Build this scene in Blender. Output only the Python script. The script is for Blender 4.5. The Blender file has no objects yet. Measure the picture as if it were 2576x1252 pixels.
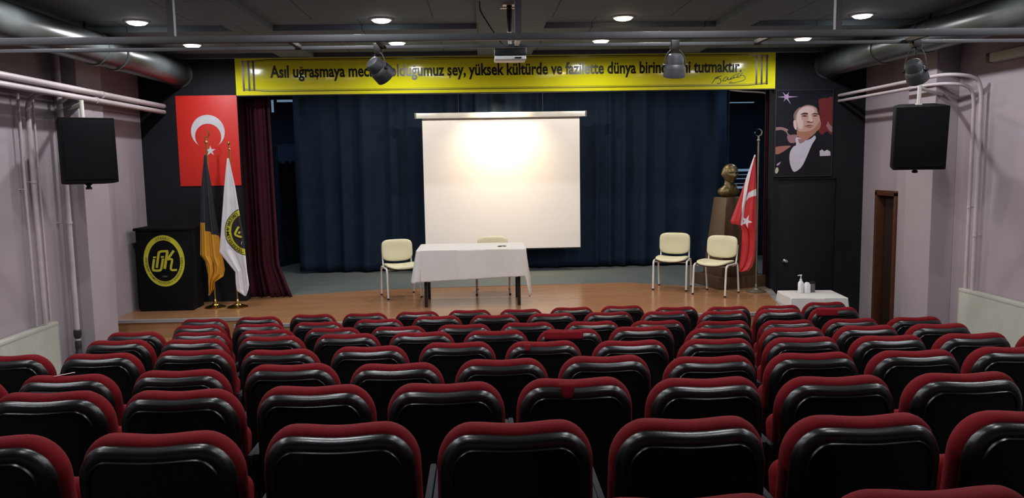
import bpy, bmesh, math, random
import numpy as np
from mathutils import Vector, Matrix
random.seed(7)
SC = bpy.context.scene
COL = SC.collection
PI = math.pi
# ------------------------------------------------------------------ camera
FPX, PITCH, YAW, ROLL = 1970.09, .10786, .0383, -.01646      # focal length in px of the 2576 px frame
CAM = np.array([0, 0, 2.45])
_F = np.array([math.sin(YAW)*math.cos(PITCH), math.cos(YAW)*math.cos(PITCH), -math.sin(PITCH)])
_R = np.cross(_F, [0, 0, 1.]); _R /= np.linalg.norm(_R); _U = np.cross(_R, _F)
_R, _U = math.cos(ROLL)*_R+math.sin(ROLL)*_U, -math.sin(ROLL)*_R+math.cos(ROLL)*_U
cd = bpy.data.cameras.new('camera'); cam = bpy.data.objects.new('camera', cd); COL.objects.link(cam)
cd.sensor_width = 36; cd.lens = FPX/2576*36; cd.clip_start = .05; cd.clip_end = 100
cam.matrix_world = Matrix(((_R[0], _U[0], -_F[0], CAM[0]), (_R[1], _U[1], -_F[1], CAM[1]), (_R[2], _U[2], -_F[2], CAM[2]), (0, 0, 0, 1)))
SC.camera = cam
def _ray(a, b): return _F*FPX+_R*(a-1288)-_U*(b-626)
def atY(a, b, v): d = _ray(a, b); return CAM+d*(v/d[1])
def atX(a, b, v): d = _ray(a, b); return CAM+d*(v/d[0])
def atZ(a, b, v): d = _ray(a, b); return CAM+d*((v-2.45)/d[2])
# ------------------------------------------------------------------ world, exposure
w = bpy.data.worlds.new('world'); SC.world = w; w.use_nodes = True
w.node_tree.nodes['Background'].inputs[0].default_value = (.5, .6, .8, 1)
w.node_tree.nodes['Background'].inputs[1].default_value = .05
SC.view_settings.view_transform = 'Standard'; SC.view_settings.look = 'None'
SC.view_settings.gamma = 1; SC.view_settings.exposure = 0; SC.view_settings.use_curve_mapping = False
SC.cycles.max_bounces = 6; SC.cycles.diffuse_bounces = 3; SC.cycles.glossy_bounces = 3
SC.cycles.sample_clamp_indirect = 4
HALL_W = 68.0          # watts of one hall downlight
LAMP_X = (-3.5, -1.0, 1.535, 4.10); LAMP_Y = (9.96, 8.41, 6.86, 5.31, 3.76, 2.21)
# ------------------------------------------------------------------ materials
def mat(name, col, rough=.6, metal=0, vary=.08, scale=8, bump=0, bscale=60, emit=0, sheen=0, spec=.5, coat=0, trans=0):
    m = bpy.data.materials.new(name); m.use_nodes = True; nt = m.node_tree; n = nt.nodes; l = nt.links
    b = n['Principled BSDF']; b.inputs['Roughness'].default_value = rough; b.inputs['Metallic'].default_value = metal
    b.inputs['Specular IOR Level'].default_value = spec
    tc = n.new('ShaderNodeTexCoord'); nz = n.new('ShaderNodeTexNoise'); nz.inputs['Scale'].default_value = scale; nz.inputs['Detail'].default_value = 4
    l.new(tc.outputs['Object'], nz.inputs['Vector'])
    r = n.new('ShaderNodeValToRGB'); c = list(col)+[1]
    r.color_ramp.elements[0].position = .3; r.color_ramp.elements[1].position = .7
    r.color_ramp.elements[0].color = [x*(1-vary) for x in col]+[1]; r.color_ramp.elements[1].color = [min(1, x*(1+vary)) for x in col]+[1]
    l.new(nz.outputs['Fac'], r.inputs['Fac']); l.new(r.outputs['Color'], b.inputs['Base Color'])
    if bump:
        n2 = n.new('ShaderNodeTexNoise'); n2.inputs['Scale'].default_value = bscale; n2.inputs['Detail'].default_value = 3
        l.new(tc.outputs['Object'], n2.inputs['Vector'])
        bp = n.new('ShaderNodeBump'); bp.inputs['Strength'].default_value = bump; bp.inputs['Distance'].default_value = .01
        l.new(n2.outputs['Fac'], bp.inputs['Height']); l.new(bp.outputs['Normal'], b.inputs['Normal'])
    if emit:
        b.inputs['Emission Color'].default_value = c; b.inputs['Emission Strength'].default_value = emit
    if sheen: b.inputs['Sheen Weight'].default_value = sheen; b.inputs['Sheen Roughness'].default_value = .4
    if coat: b.inputs['Coat Weight'].default_value = coat; b.inputs['Coat Roughness'].default_value = .08
    if trans: b.inputs['Transmission Weight'].default_value = trans
    return m
def s2l(*c): return tuple((x/255/12.92 if x/255 <= .04045 else ((x/255+.055)/1.055)**2.4) for x in c)
def planks(name, c1, c2, c3, rough, rowh, width, vec=(0, 0, 0), mortar=.002, bump=.0):
    m = mat(name, c1, rough); nt = m.node_tree; n = nt.nodes; l = nt.links; b = n['Principled BSDF']
    br = n.new('ShaderNodeTexBrick'); br.inputs['Scale'].default_value = 1; br.inputs['Brick Width'].default_value = width
    br.inputs['Row Height'].default_value = rowh; br.inputs['Mortar Size'].default_value = mortar; br.offset = .37
    br.inputs['Color1'].default_value = (*c1, 1); br.inputs['Color2'].default_value = (*c2, 1); br.inputs['Mortar'].default_value = (*c3, 1)
    tc = n['Texture Coordinate']; mp = n.new('ShaderNodeMapping'); l.new(tc.outputs['Object'], mp.inputs['Vector']); mp.inputs['Rotation'].default_value = vec
    l.new(mp.outputs[0], br.inputs['Vector'])
    nz = n.new('ShaderNodeTexNoise'); nz.inputs['Scale'].default_value = 3; nz.inputs['Detail'].default_value = 6
    m2 = n.new('ShaderNodeMapping'); m2.inputs['Scale'].default_value = (.6, 14, 6); l.new(tc.outputs['Object'], m2.inputs['Vector']); l.new(m2.outputs[0], nz.inputs['Vector'])
    mx = n.new('ShaderNodeMixRGB'); mx.blend_type = 'OVERLAY'; mx.inputs[0].default_value = .35
    l.new(br.outputs['Color'], mx.inputs[1]); l.new(nz.outputs['Color'], mx.inputs[2])
    hs = n.new('ShaderNodeMixRGB'); hs.inputs[0].default_value = .6; l.new(mx.outputs[0], hs.inputs[1]); l.new(br.outputs['Color'], hs.inputs[2])
    l.new(hs.outputs[0], b.inputs['Base Color'])
    return m
M = {}
M['wall'] = mat('lilac_paint', (.31, .26, .285), .75, vary=.05, scale=2, bump=.08, bscale=25)
M['blackwall'] = mat('blue_black_paint', (.0055, .0062, .0098), .7, vary=.2, scale=3, bump=.1, bscale=30, spec=.25)
M['navywall'] = mat('dark_navy_paint', (.02, .035, .07), .8, vary=.15, scale=3, spec=.2)
M['ceil'] = planks('grey_ceiling_panels', (.150, .205, .245), (.160, .215, .255), (.05, .055, .065), .8, 1.2, 1.25, mortar=.006)
M['carpet'] = mat('dark_carpet', (.012, .012, .013), .95, vary=.3, scale=60)
M['wood'] = planks('orange_laminate', (.33, .165, .078), (.30, .148, .070), (.22, .105, .052), .22, .1, 1.1)
M['teal'] = planks('grey_green_laminate', (.135, .155, .152), (.12, .14, .137), (.08, .093, .092), .3, .12, 1.2)
M['nosing'] = mat('grey_metal_nosing', (.33, .32, .31), .45, .4)
M['red'] = mat('wine_red_fabric', s2l(102, 9, 18), .9, vary=.10, scale=30, bump=.2, bscale=400, spec=.15)
M['blackpl'] = mat('black_gloss_plastic', (.006, .006, .0065), .31, vary=.2, scale=20, bump=.05, bscale=160, spec=.6)
M['greypl'] = mat('grey_plastic', (.10, .10, .11), .5)
M['armgrey'] = mat('dark_grey_armrest', (.018, .020, .024), .8, spec=.2)
M['steel'] = mat('dark_steel', (.05, .05, .055), .45, .6)
M['pipe'] = mat('lilac_pipe_paint', (.40, .34, .35), .45, vary=.06)
M['duct'] = mat('painted_duct_metal', (.036, .040, .041), .34, 0, vary=.2, scale=5)
M['truss'] = mat('grey_truss_paint', (.042, .042, .047), .5, .1)
M['navy'] = mat('navy_curtain_cloth', (.007, .015, .030), .85, vary=.15, scale=5, bump=.15, bscale=300, spec=.15)
M['maroon'] = mat('maroon_velvet', (.034, .005, .010), .85, vary=.2, scale=12, bump=.15, bscale=200, spec=.15)
M['screen'] = mat('projection_screen_cloth', (.72, .69, .67), .9, vary=.01)
M['screencase'] = mat('white_metal_case', (.65, .64, .60), .35, .3)
M['border'] = mat('black_border', (.01, .01, .01), .6)
M['white'] = mat('white_cloth', (.52, .50, .48), .85, vary=.03, bump=.1, bscale=40)
M['cream'] = mat('cream_vinyl', (.60, .56, .37), .45, vary=.04, bump=.1, bscale=300)
M['whitemetal'] = mat('white_painted_metal', (.60, .57, .52), .35)
M['blackmetal'] = mat('black_painted_metal', (.012, .01, .01), .4, .3)
M['yellow'] = mat('yellow_gloss_print', (.78, .73, .014), .14, vary=.02, spec=.5, coat=.6)
M['olive'] = mat('olive_line_print', (.10, .09, .008), .25)
M['ink'] = mat('black_print', (.012, .012, .01), .3)
M['flagred'] = mat('red_print', (.62, .018, .010), .5, vary=.03, scale=3)
M['flagwhite'] = mat('white_print', (.62, .60, .64), .45)
M['redcloth'] = mat('red_satin', (.45, .012, .016), .5, vary=.05, bump=.1, bscale=60, sheen=.2)
M['whitecloth'] = mat('white_satin', (.62, .60, .62), .55, vary=.04, bump=.1, bscale=60)
M['blackcloth'] = mat('black_satin', (.014, .016, .022), .6, vary=.1, bump=.1, bscale=60)
M['gold'] = mat('gold_satin', (.56, .26, .022), .5, vary=.05, bump=.1, bscale=60)
M['brass'] = mat('brass', (.55, .38, .10), .22, 1, vary=.1)
M['oldbrass'] = mat('tarnished_brass', (.20, .18, .13), .4, .7)
M['bronze'] = mat('bronze', (.135, .10, .042), .42, .65, vary=.3, scale=14, bump=.25, bscale=50)
M['pedwood'] = mat('brown_panel', (.066, .037, .018), .42, vary=.12, scale=4)
M['doorwood'] = mat('reddish_brown_wood', (.075, .024, .010), .45, vary=.2, scale=6)
M['doordark'] = mat('dark_brown_wood', (.018, .008, .005), .5, vary=.2, scale=6)
M['podium'] = mat('black_podium_board', (.0035, .0035, .0045), .8, vary=.1, spec=.12)
M['emyellow'] = mat('emblem_yellow', (.50, .46, .03), .4)
M['rad'] = mat('cream_enamel', (.44, .44, .39), .35, vary=.03)
M['rose'] = mat('pink_paper', (.8, .45, .45), .7)
M['chrome'] = mat('chrome', (.8, .8, .82), .12, 1)
M['plwhite'] = mat('white_plastic', (.7, .7, .7), .4)
M['lampglow'] = mat('lamp_glow', (1, .96, .90), .5, emit=14, vary=0)
M['warmglow'] = mat('warm_lamp_glow', (1, .74, .45), .5, emit=14, vary=0)
M['daylight'] = mat('daylight_pane', (.40, .66, .95), .5, emit=.28, vary=0)
M['projdark'] = mat('projector_dark', (.01, .014, .016), .35)
# ------------------------------------------------------------------ mesh helpers
class MB:
    def __init__(s): s.v = []; s.f = []; s.m = []
    def add(s, v, f, mi=0):
        o = len(s.v); s.v += [tuple(map(float, p)) for p in v]; s.f += [tuple(i+o for i in q) for q in f]; s.m += [mi]*len(f); return s
    def box(s, x0, x1, y0, y1, z0, z1, mi=0):
        v = [(x, y, z) for z in (z0, z1) for y in (y0, y1) for x in (x0, x1)]
        return s.add(v, [(0, 2, 3, 1), (4, 5, 7, 6), (0, 1, 5, 4), (2, 6, 7, 3), (0, 4, 6, 2), (1, 3, 7, 5)], mi)
    def loft(s, rings, cap0=True, cap1=True, mi=0, closed=True):
        n = len(rings[0]); v = [p for r in rings for p in r]; f = []
        for i in range(len(rings)-1):
            for j in range(n if closed else n-1):
                k = (j+1) % n; f.append((i*n+j, i*n+k, (i+1)*n+k, (i+1)*n+j))
        if cap0: f.append(tuple(range(n))[::-1])
        if cap1: f.append(tuple((len(rings)-1)*n+j for j in range(n)))
        return s.add(v, f, mi)
    def tube(s, pts, r, n=12, mi=0, cap=True):
        P = [Vector(p) for p in pts]; rr = r if isinstance(r, (list, tuple)) else [r]*len(P); rings = []; u = None
        for i, p in enumerate(P):
            a = P[max(0, i-1)]; b = P[min(len(P)-1, i+1)]; d = (b-a).normalized()
            if u is None: u = d.orthogonal().normalized()
            u = (u-d*u.dot(d)).normalized(); v = d.cross(u)
            rings.append([tuple(p+(u*math.cos(t)+v*math.sin(t))*rr[i]) for t in [2*PI*k/n for k in range(n)]])
        return s.loft(rings, cap, cap, mi)
    def lathe(s, prof, c=(0, 0, 0), n=24, mi=0, axis=None):
        rings = [[(c[0]+r*math.cos(2*PI*k/n), c[1]+r*math.sin(2*PI*k/n), c[2]+z) for k in range(n)] for r, z in prof]
        if axis is not None:
            q = Vector((0, 0, 1)).rotation_difference(Vector(axis)); C0 = Vector(c)
            rings = [[tuple(C0+q@(Vector(p)-C0)) for p in r] for r in rings]
        return s.loft(rings, True, True, mi)
    def prism(s, poly, y0, y1, mi=0):                 # polygon in x,z extruded along y
        return s.loft([[(x, y0, z) for x, z in poly], [(x, y1, z) for x, z in poly]], mi=mi)
    def prismz(s, poly, z0, z1, mi=0):
        return s.loft([[(x, y, z0) for x, y in poly], [(x, y, z1) for x, y in poly]], mi=mi)
    def xf(s, mtx):
        s.v = [tuple(mtx@Vector(p)) for p in s.v]; return s
    def build(s, name, mats, parent=None, loc=(0, 0, 0), rot=(0, 0, 0), smooth=35, bevel=0, solid=0):
        me = bpy.data.meshes.new(name); me.from_pydata(s.v, [], s.f)
        if not isinstance(mats, (list, tuple)): mats = [mats]
        for m in mats: me.materials.append(m)
        me.polygons.foreach_set('material_index', s.m)
        bm = bmesh.new(); bm.from_mesh(me)
        if bevel:
            ed = [e for e in bm.edges if len(e.link_faces) == 2 and e.calc_face_angle(0) > .6]
            bmesh.ops.bevel(bm, geom=ed, offset=bevel, segments=2, profile=.6, affect='EDGES', clamp_overlap=True)
        bmesh.ops.recalc_face_normals(bm, faces=bm.faces); bm.to_mesh(me); bm.free()
        if smooth:
            me.polygons.foreach_set('use_smooth', [True]*len(me.polygons)); me.set_sharp_from_angle(angle=math.radians(smooth))
        o = bpy.data.objects.new(name, me); COL.objects.link(o); o.location = loc; o.rotation_euler = rot
        if parent: o.parent = parent
        if solid:
            md = o.modifiers.new('thickness', 'SOLIDIFY'); md.thickness = solid; md.offset = 0
        return o
def tag(o, label=None, cat=None, group=None, kind=None):
    if label: o['label'] = label
    if cat: o['category'] = cat
    if group: o['group'] = group
    if kind: o['kind'] = kind
    return o
def empty(name, loc=(0, 0, 0), rz=0, label=None, cat=None, group=None, kind=None, rx=0):
    o = bpy.data.objects.new(name, None); COL.objects.link(o); o.location = loc; o.rotation_euler = (rx, 0, rz); o.empty_display_size = .1
    return tag(o, label, cat, group, kind)
def spline(pts, n=8, closed=False):
    P = [np.array(p, float) for p in pts]; out = []; L = len(P)
    for i in range(L if closed else L-1):
        p0 = P[(i-1) % L] if (closed or i > 0) else P[0]; p1 = P[i]; p2 = P[(i+1) % L]; p3 = P[(i+2) % L] if (closed or i+2 < L) else P[-1]
        for k in range(n):
            t = k/n; out.append(tuple(.5*((2*p1)+(-p0+p2)*t+(2*p0-5*p1+4*p2-p3)*t*t+(-p0+3*p1-3*p2+p3)*t**3)))
    if not closed: out.append(tuple(P[-1]))
    return out
def arc(cx, cz, r, a0, a1, n=24): return [(cx+r*math.cos(a0+(a1-a0)*k/n), cz+r*math.sin(a0+(a1-a0)*k/n)) for k in range(n+1)]
def star(cx, cz, R, rot=PI/2, k=.382): return [(cx+(R if i % 2 == 0 else R*k)*math.cos(rot+i*PI/5), cz+(R if i % 2 == 0 else R*k)*math.sin(rot+i*PI/5)) for i in range(10)]
def ribbon(pts, w):                                   # 2-D polyline -> outline polygons (list of quads)
    P = [np.array(p, float) for p in pts]; P = [p for i, p in enumerate(P) if i == 0 or np.hypot(*(p-P[i-1])) > 1e-6]; L = []; out = []
    for i, p in enumerate(P):
        d0 = (p-P[i-1]) if i else (P[1]-p); d1 = (P[i+1]-p) if i < len(P)-1 else d0
        d0 = d0/np.hypot(*d0); d1 = d1/np.hypot(*d1); t = d0+d1; t = t/max(np.hypot(*t), .3); nn = np.array([-t[1], t[0]])*w/2
        k = 1/max(.6, abs(t@d0)); L.append((tuple(p+nn*k), tuple(p-nn*k)))
    for i in range(len(L)-1): out.append([L[i][0], L[i][1], L[i+1][1], L[i+1][0]])
    return out
_tc = {}
def glyphs(body, size, offset=0):                     # text -> (verts in x,z ; tris) from the built-in typeface
    key = (body, size, offset)
    if key in _tc: return _tc[key]
    c = bpy.data.curves.new('t', 'FONT'); c.body = body; c.size = size; c.offset = offset; c.resolution_u = 3
    o = bpy.data.objects.new('t', c); COL.objects.link(o); bpy.context.view_layer.update()
    me = bpy.data.meshes.new_from_object(o.evaluated_get(bpy.context.evaluated_depsgraph_get()))
    v = [(p.co.x, p.co.y) for p in me.vertices]; f = [tuple(p.vertices) for p in me.polygons]
    bpy.data.objects.remove(o); bpy.data.curves.remove(c); bpy.data.meshes.remove(me)
    _tc[key] = (v, f); return v, f
_adv = {}
def _wid(t, size, offset):
    v, f = glyphs(t, size, offset); xs = [p[0] for p in v]; return max(xs)-min(xs)
def letter(ch, size, offset):                         # one letter; Turkish ones composed from the plain letter and its mark
    base = {'ğ': 'g', 'ş': 's', 'ı': 'i', 'Ğ': 'G', 'Ş': 'S', 'İ': 'I'}.get(ch, ch)
    v, f = glyphs(base, size, offset); v = list(v); f = list(f)
    if (base, size) not in _adv: _adv[(base, size)] = _wid('n'+base+'n', size, offset)-_wid('nn', size, offset)
    if base == ch: return v, f, _adv[(base, size)]
    xs = [p[0] for p in v]; cx = (min(xs)+max(xs))/2; top = max(p[1] for p in v); t = size*.05
    def add(q):
        n = len(v); v.extend(q); f.append(tuple(range(n, n+len(q))))
    if ch == 'ı':
        ys = sorted(set(round(p[1], 5) for p in v)); gap = max(zip([b-a for a, b in zip(ys, ys[1:])], ys)) if len(ys) > 1 else (0, 0)
        lim_ = max(p[1] for p in glyphs('x', size, offset)[0])+size*.012; f2 = [q for q in f if max(v[i][1] for i in q) < lim_]; return v, f2, _adv[(base, size)]
    if ch in 'ğĞ':
        P = arc(cx, top+size*.17, size*.105, -PI*.93, -PI*.07, 10)
        for q in ribbon(P, t*1.2): add(q)
    if ch in 'şŞ':
        P = [(cx, size*.0), (cx, -size*.045), (cx+size*.05, -size*.075), (cx+size*.035, -size*.125), (cx-size*.05, -size*.135)]
        for q in ribbon(P, t): add(q)
    if ch == 'İ':
        add([(cx-t*.75, top+size*.06), (cx+t*.75, top+size*.06), (cx+t*.75, top+size*.14), (cx-t*.75, top+size*.14)])
    return v, f, _adv[(base, size)]
def line_text(body, size, offset):
    V, F_, x = [], [], 0
    for ch in body:
        if ch == ' ': x += size*.27; continue
        v, f, a = letter(ch, size, offset); n = len(V); V += [(p[0]+x, p[1]) for p in v]; F_ += [tuple(i+n for i in q) for q in f]; x += a
    return V, F_
# ------------------------------------------------------------------ the setting
XL, XR, YW, YB, ZC, ZB = -4.58, 5.40, 10.9, -1.8, 3.975, 3.92
ST = .62
def struct(name, mb, m, **k): return tag(mb.build(name, m, **k), kind='structure')
# rows of seats: measured top centre of every backrest the photo shows; (px, py) per row, row 0 nearest
TOPZ = {0: 1.727, 1: 1.65, 2: 1.549, 3: 1.44, 4: 1.338, 5: 1.241, 6: 1.123, 7: 1.032, 8: .947}
ROWY = {0: 1.615, 1: 2.383, 2: 3.212, 3: 3.994, 4: 4.83, 5: 5.638, 6: 6.459, 7: 7.311, 8: 8.139}
SEATH = .93
ROWFLOOR = {j: TOPZ[j]-SEATH for j in TOPZ}; ROWFLOOR[8] = 0.0
mb = MB()
edges = [YB]+[ROWY[j]-.20 for j in range(1, 9)]+[15.3]
prof = [(YB, -.3)]
for j in range(9):
    prof += [(edges[j], ROWFLOOR[j]), (edges[j+1], ROWFLOOR[j])]
prof += [(15.3, -.3)]
mb.loft([[(XL-.1, y, z) for y, z in prof], [(XR+.1, y, z) for y, z in prof]])
struct('floor', mb, M['carpet'], smooth=0)
for nm, x0, x1 in (('wall_left', XL-.2, XL), ('wall_right', XR, XR+.2)):
    mb = MB()
    if nm == 'wall_right':                            # opening for the side door
        mb.box(x0, x1, YB, 9.96, -.3, 4.3).box(x0, x1, 10.5, YW, -.3, 4.3).box(x0, x1, 9.96, 10.5, 2.0, 4.3)
    else: mb.box(x0, x1, YB, YW, -.3, 4.3)
    struct(nm, mb, M['wall'], smooth=0)
struct('wall_back', MB().box(XL-.2, XR+.2, YB-.2, YB, -.3, 4.3), M['wall'], smooth=0)
for nm, x0, x1 in (('pillar', XL, -4.32), ('pillar', 5.13, XR)):
    tag(MB().box(x0, x1, 8.74, 9.30, -.2, ZB).build(nm, M['wall'], bevel=.006, smooth=0), kind='structure')
# front wall with the stage opening and the black door
OX0, OX1, OZ = -3.285, 4.10, 3.45
DX0, DX1, DZ = 4.19, 5.02, 2.17
mb = MB().box(XL-.2, OX0, YW, YW+.18, -.3, 4.3).box(OX0, OX1, YW, YW+.18, OZ, 4.3)
mb.box(OX1, DX0, YW, YW+.18, -.3, 4.3).box(DX1, XR+.2, YW, YW+.18, -.3, 4.3).box(DX0, DX1, YW, YW+.18, DZ, 4.3)
struct('wall_front', mb, M['blackwall'], smooth=0)
dr = empty('door_1', (DX0, YW+.02, 0), kind='structure')
MB().box(.006, DX1-DX0-.006, 0, .04, .01, DZ-.006).build('door_leaf', M['blackwall'], dr, bevel=.003)
kp = atY(1977, 657, YW-.03)
MB().lathe([(.026, 0), (.028, .004), (.012, .01), (.011, .03), (.024, .04), (.029, .055), (.022, .068), (.004, .072)], n=20, axis=(0, -1, 0)).build('door_handle', M['chrome'], dr, loc=(kp[0]-DX0, 0, kp[2]))
# ceiling: coffers between beams
mb = MB().box(XL-.2, XR+.2, YB-.2, YW+.2, ZC, 4.3)
for x0, x1 in ((XL, -4.42), (-2.64, -2.2), (-.01, .72), (2.62, 3.0), (5.0, XR)): mb.box(x0, x1, YB, YW, ZB, ZC+.01)
for y0, y1 in ((10.80, YW), (8.74, 9.30), (6.6, 7.1-.62), (4.6, 4.2), (2.4, 2.0)): mb.box(XL, XR, min(y0, y1), max(y0, y1), ZB-.001, ZC+.01)
struct('ceiling', mb, M['ceil'], smooth=0)
# side door in the right wall
d2 = empty('door_2', (XR, 9.96, 0), kind='structure')
MB().box(-.03, .12, 0, .05, 0, 2.0).box(-.03, .12, .49, .54, 0, 2.0).box(-.03, .12, 0, .54, 1.95, 2.02).build('door_frame', M['doorwood'], d2, bevel=.004)
MB().box(.08, .11, .05, .49, .01, 1.95).build('door_leaf', M['doordark'], d2, bevel=.002)
# stage
p = [(XL, 10.9), (XL, 9.66), (-2.93, 9.63), (-2.93, 9.17), (3.70, 9.17), (4.10, 10.9)]
mb = MB().prismz(p, -.1, ST-.001)
so = struct('floor_stage', mb, M['wood'], smooth=0); so.name = 'floor_stage'
mb = MB().box(-7.2, 7.0, 11.08, 15.3, ST-.08, ST-.0005).box(OX0, OX1, 10.9, 11.08, ST-.08, ST-.0005)
struct('floor_stage_inner', mb, M['wood'], smooth=0)
mb = MB().prismz([(-7.2, 11.25), (-2.7, 11.30), (-1.6, 11.62), (-.82, 11.68), (2.2, 11.80), (3.0, 11.35), (4.09, 11.0), (4.09, 11.09), (7, 11.09), (7, 15.3), (-7.2, 15.3)], ST-.0005, ST+.004)
struct('floor_stage_rear', mb, M['teal'], smooth=0)
mb = MB()
for (ax, ay), (bx, by) in (((XL, 9.66), (-2.93, 9.63)), ((-2.93, 9.17), (3.70, 9.17))):
    mb.box(ax, bx, min(ay, by)-.012, min(ay, by)+.05, ST-.03, ST+.006)
mb.prismz([(3.65, 9.17), (3.72, 9.17), (4.10, 10.86), (3.99, 10.86)], ST-.03, ST+.007)
struct('trim_1', mb, M['nosing'], smooth=0)
struct('trim_2', MB().box(XL, -2.95, 9.1, 9.66, -.05, .40), M['wood'], smooth=0)      # lower step in the left corner
struct('wall_stage_back', MB().box(-7.2, -4.85, 15.2, 15.4, -.3, 4.3).box(-4.85, -3.25, 15.2, 15.4, -.3, 2.9).box(-4.85, -3.25, 15.2, 15.4, 3.9, 4.3).box(-3.25, 4.6, 15.2, 15.4, -.3, 4.3).box(4.6, 6.0, 15.2, 15.4, -.3, 1.5).box(4.6, 6.0, 15.2, 15.4, 3.9, 4.3).box(6.0, 7.2, 15.2, 15.4, -.3, 4.3), M['navywall'], smooth=0)
struct('wall_stage_left', MB().box(-7.2, -7.0, YW+.18, 15.4, -.3, 4.3), M['navywall'], smooth=0)
struct('wall_stage_right', MB().box(7.0, 7.2, YW+.18, 15.4, -.3, 4.3), M['navywall'], smooth=0)
struct('ceiling_stage', MB().box(-7.2, 7.2, YW+.18, 15.4, 4.05, 4.3), M['blackwall'], smooth=0)
# two windows at the back of the stage, blinds down, slits of daylight
wn = empty('window_1', (-4.85, 15.2, 2.9), kind='structure')
wa, wb = atY(681, 251, 15.22), atY(724, 282, 15.22)
MB().box(0, 1.6, .12, .14, 0, 1.0).build('pane', M['daylight'], wn)
qx, qz = wa[0]+4.85, wa[2]-2.9; ex_, ez_ = wb[0]+4.85, wb[2]-2.9
MB().box(0, qx, .02, .04, 0, 1.0).box(qx, 1.6, .02, .04, 0, ez_).box(qx+.05, 1.6, .02, .04, ez_, qz-.045).box(qx, 1.6, .02, .04, qz, 1.0).box(qx+.05, qx+.11, .02, .04, qz-.045, qz).build('blackout_blind', M['navy'], wn)
wn = empty('window_2', (4.6, 15.2, 1.5), kind='structure')
wr = atY(1894, 450, 15.25)[0]-4.6
MB().box(0, 1.4, .12, .14, 0, 2.4).build('pane', M['daylight'], wn)
mb = MB(); z = 0
for py, gap in ((474, .045), (462, .012), (450, .015), (440, .012), (431, .05), (259, .022)):
    zz = atY(1868, py, 15.22)[2]-1.5; mb.box(0, 1.4, .03, .05, z, zz); z = zz+gap
mb.box(0, 1.4, .03, .05, z, 2.4).box(wr, 1.4, .02, .055, 0, 2.4)
mb.build('window_blind', M['navy'], wn)
# ------------------------------------------------------------------ lamps
def lamp(x, y, z, watts, col, glow, label, group, r=.10, cone=174):
    o = empty('ceiling_light', (x, y, z), label=label, cat='ceiling light', group=group)
    MB().lathe([(r*.98, 0), (r*1.16, 0), (r*1.16, -.006), (r*1.1, -.014), (r, -.016), (r*.98, -.01)], n=28).build('trim_ring', M['plwhite'], o)
    MB().lathe([(r*.97, -.002), (r*.97, -.016), (r*.8, -.032), (r*.4, -.042), (.001, -.044)], n=28).build('diffuser', glow, o)
    ld = bpy.data.lights.new('lamp_light', 'SPOT'); ld.spot_size = math.radians(cone); ld.spot_blend = .45; ld.shadow_soft_size = .035; ld.energy = watts; ld.color = col
    lo = bpy.data.objects.new('lamp_light', ld); COL.objects.link(lo); lo.location = (0, 0, -.06); lo.parent = o
    return o
ordx = ('leftmost', 'second from left', 'third from left', 'rightmost')
for iy, y in enumerate(LAMP_Y):
    for ix, x in enumerate(LAMP_X):
        warm = (ix == 2 and iy == 1)
        rowname = ('ceiling light row nearest the stage', 'second ceiling light row from the stage')[iy] if iy < 2 else ''
        lab = f'{"warm" if warm else "cool white"} round downlight, {ordx[ix]}, {rowname}' if iy < 2 else 'cool white round downlight above the seats, out of the picture'
        lamp(x, y, ZC, HALL_W*(1.2 if warm else .75 if iy == 0 else 1), (1, .62, .33) if warm else (.93, .96, 1), M['warmglow'] if warm else M['lampglow'], lab,
             ('downlights nearest the stage', 'downlights of the second row')[iy] if iy < 2 else 'downlights above the seats')
for x in (-1.6, .35, 2.3):
    lamp(x, 12.1, 4.05, 112, (1, .93, .83), M['warmglow'], 'warm downlight over the stage hidden behind the yellow banner', 'stage downlights')
for x, wd in ((-4.3, 'left'), (5.0, 'right')):  # unseen bluish fill lights, added to brighten the dark stage wings
    lamp(x, 12.7, 4.05, 70, (.62, .8, 1), M['lampglow'], f'added cool fill light over the {wd} stage wing hidden by the front wall', 'added wing fill lights')
sp = empty('screen_spotlight', (.34, 12.88, 3.80), label='warm spotlight washing the top of the projection screen, hidden by the banner', cat='spotlight')
MB().lathe([(.05, 0), (.06, -.02), (.06, -.12), (.045, -.13)], n=20).build('lamp_body', M['blackmetal'], sp)
MB().lathe([(.012, .25), (.012, 0)], n=10).build('stem', M['blackmetal'], sp)
ld = bpy.data.lights.new('lamp_light', 'SPOT'); ld.energy = 430; ld.color = (1, .72, .42); ld.spot_size = math.radians(110); ld.spot_blend = 1; ld.shadow_soft_size = .04
lo = bpy.data.objects.new('lamp_light', ld); COL.objects.link(lo); lo.parent = sp; lo.location = (0, 0, -.14)
lo.rotation_euler = Vector((0, .36, -.75)).to_track_quat('-Z', 'Y').to_euler()
# ------------------------------------------------------------------ ducts, pipes, truss
def duct(x, z, label, ring_y):
    o = empty('air_duct', (x, 0, z), label=label, cat='duct')
    MB().tube([(0, 2.0, 0), (0, YW-.005, 0)], .165, 40).build('duct_tube', M['duct'], o)
    for y in ring_y: MB().lathe([(.166, -.05), (.176, -.048), (.18, 0), (.176, .048), (.166, .05)], (0, y, 0), 40, axis=(0, 1, 0)).build('coupling', M['duct'], o)
    MB().lathe([(.166, -.01), (.19, -.01), (.19, 0), (.166, 0)], (0, YW-.006, 0), 40, axis=(0, 1, 0)).build('end_flange', M['duct'], o)
    mb = MB()
    for y in (3.3, 6.2, 8.4): mb.box(-.012, .012, y, y+.02, .16, ZB-z if y > 9 else ZC-z)
    mb.build('hanger', M['steel'], o)
duct(-4.03, 3.730, 'round grey ventilation duct along the left wall under the ceiling', (9.05, 8.6, 6.0, 3.6))
duct(4.84, 3.745, 'round grey ventilation duct along the right wall under the ceiling', (9.4, 8.5, 6.0, 3.6))
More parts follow.
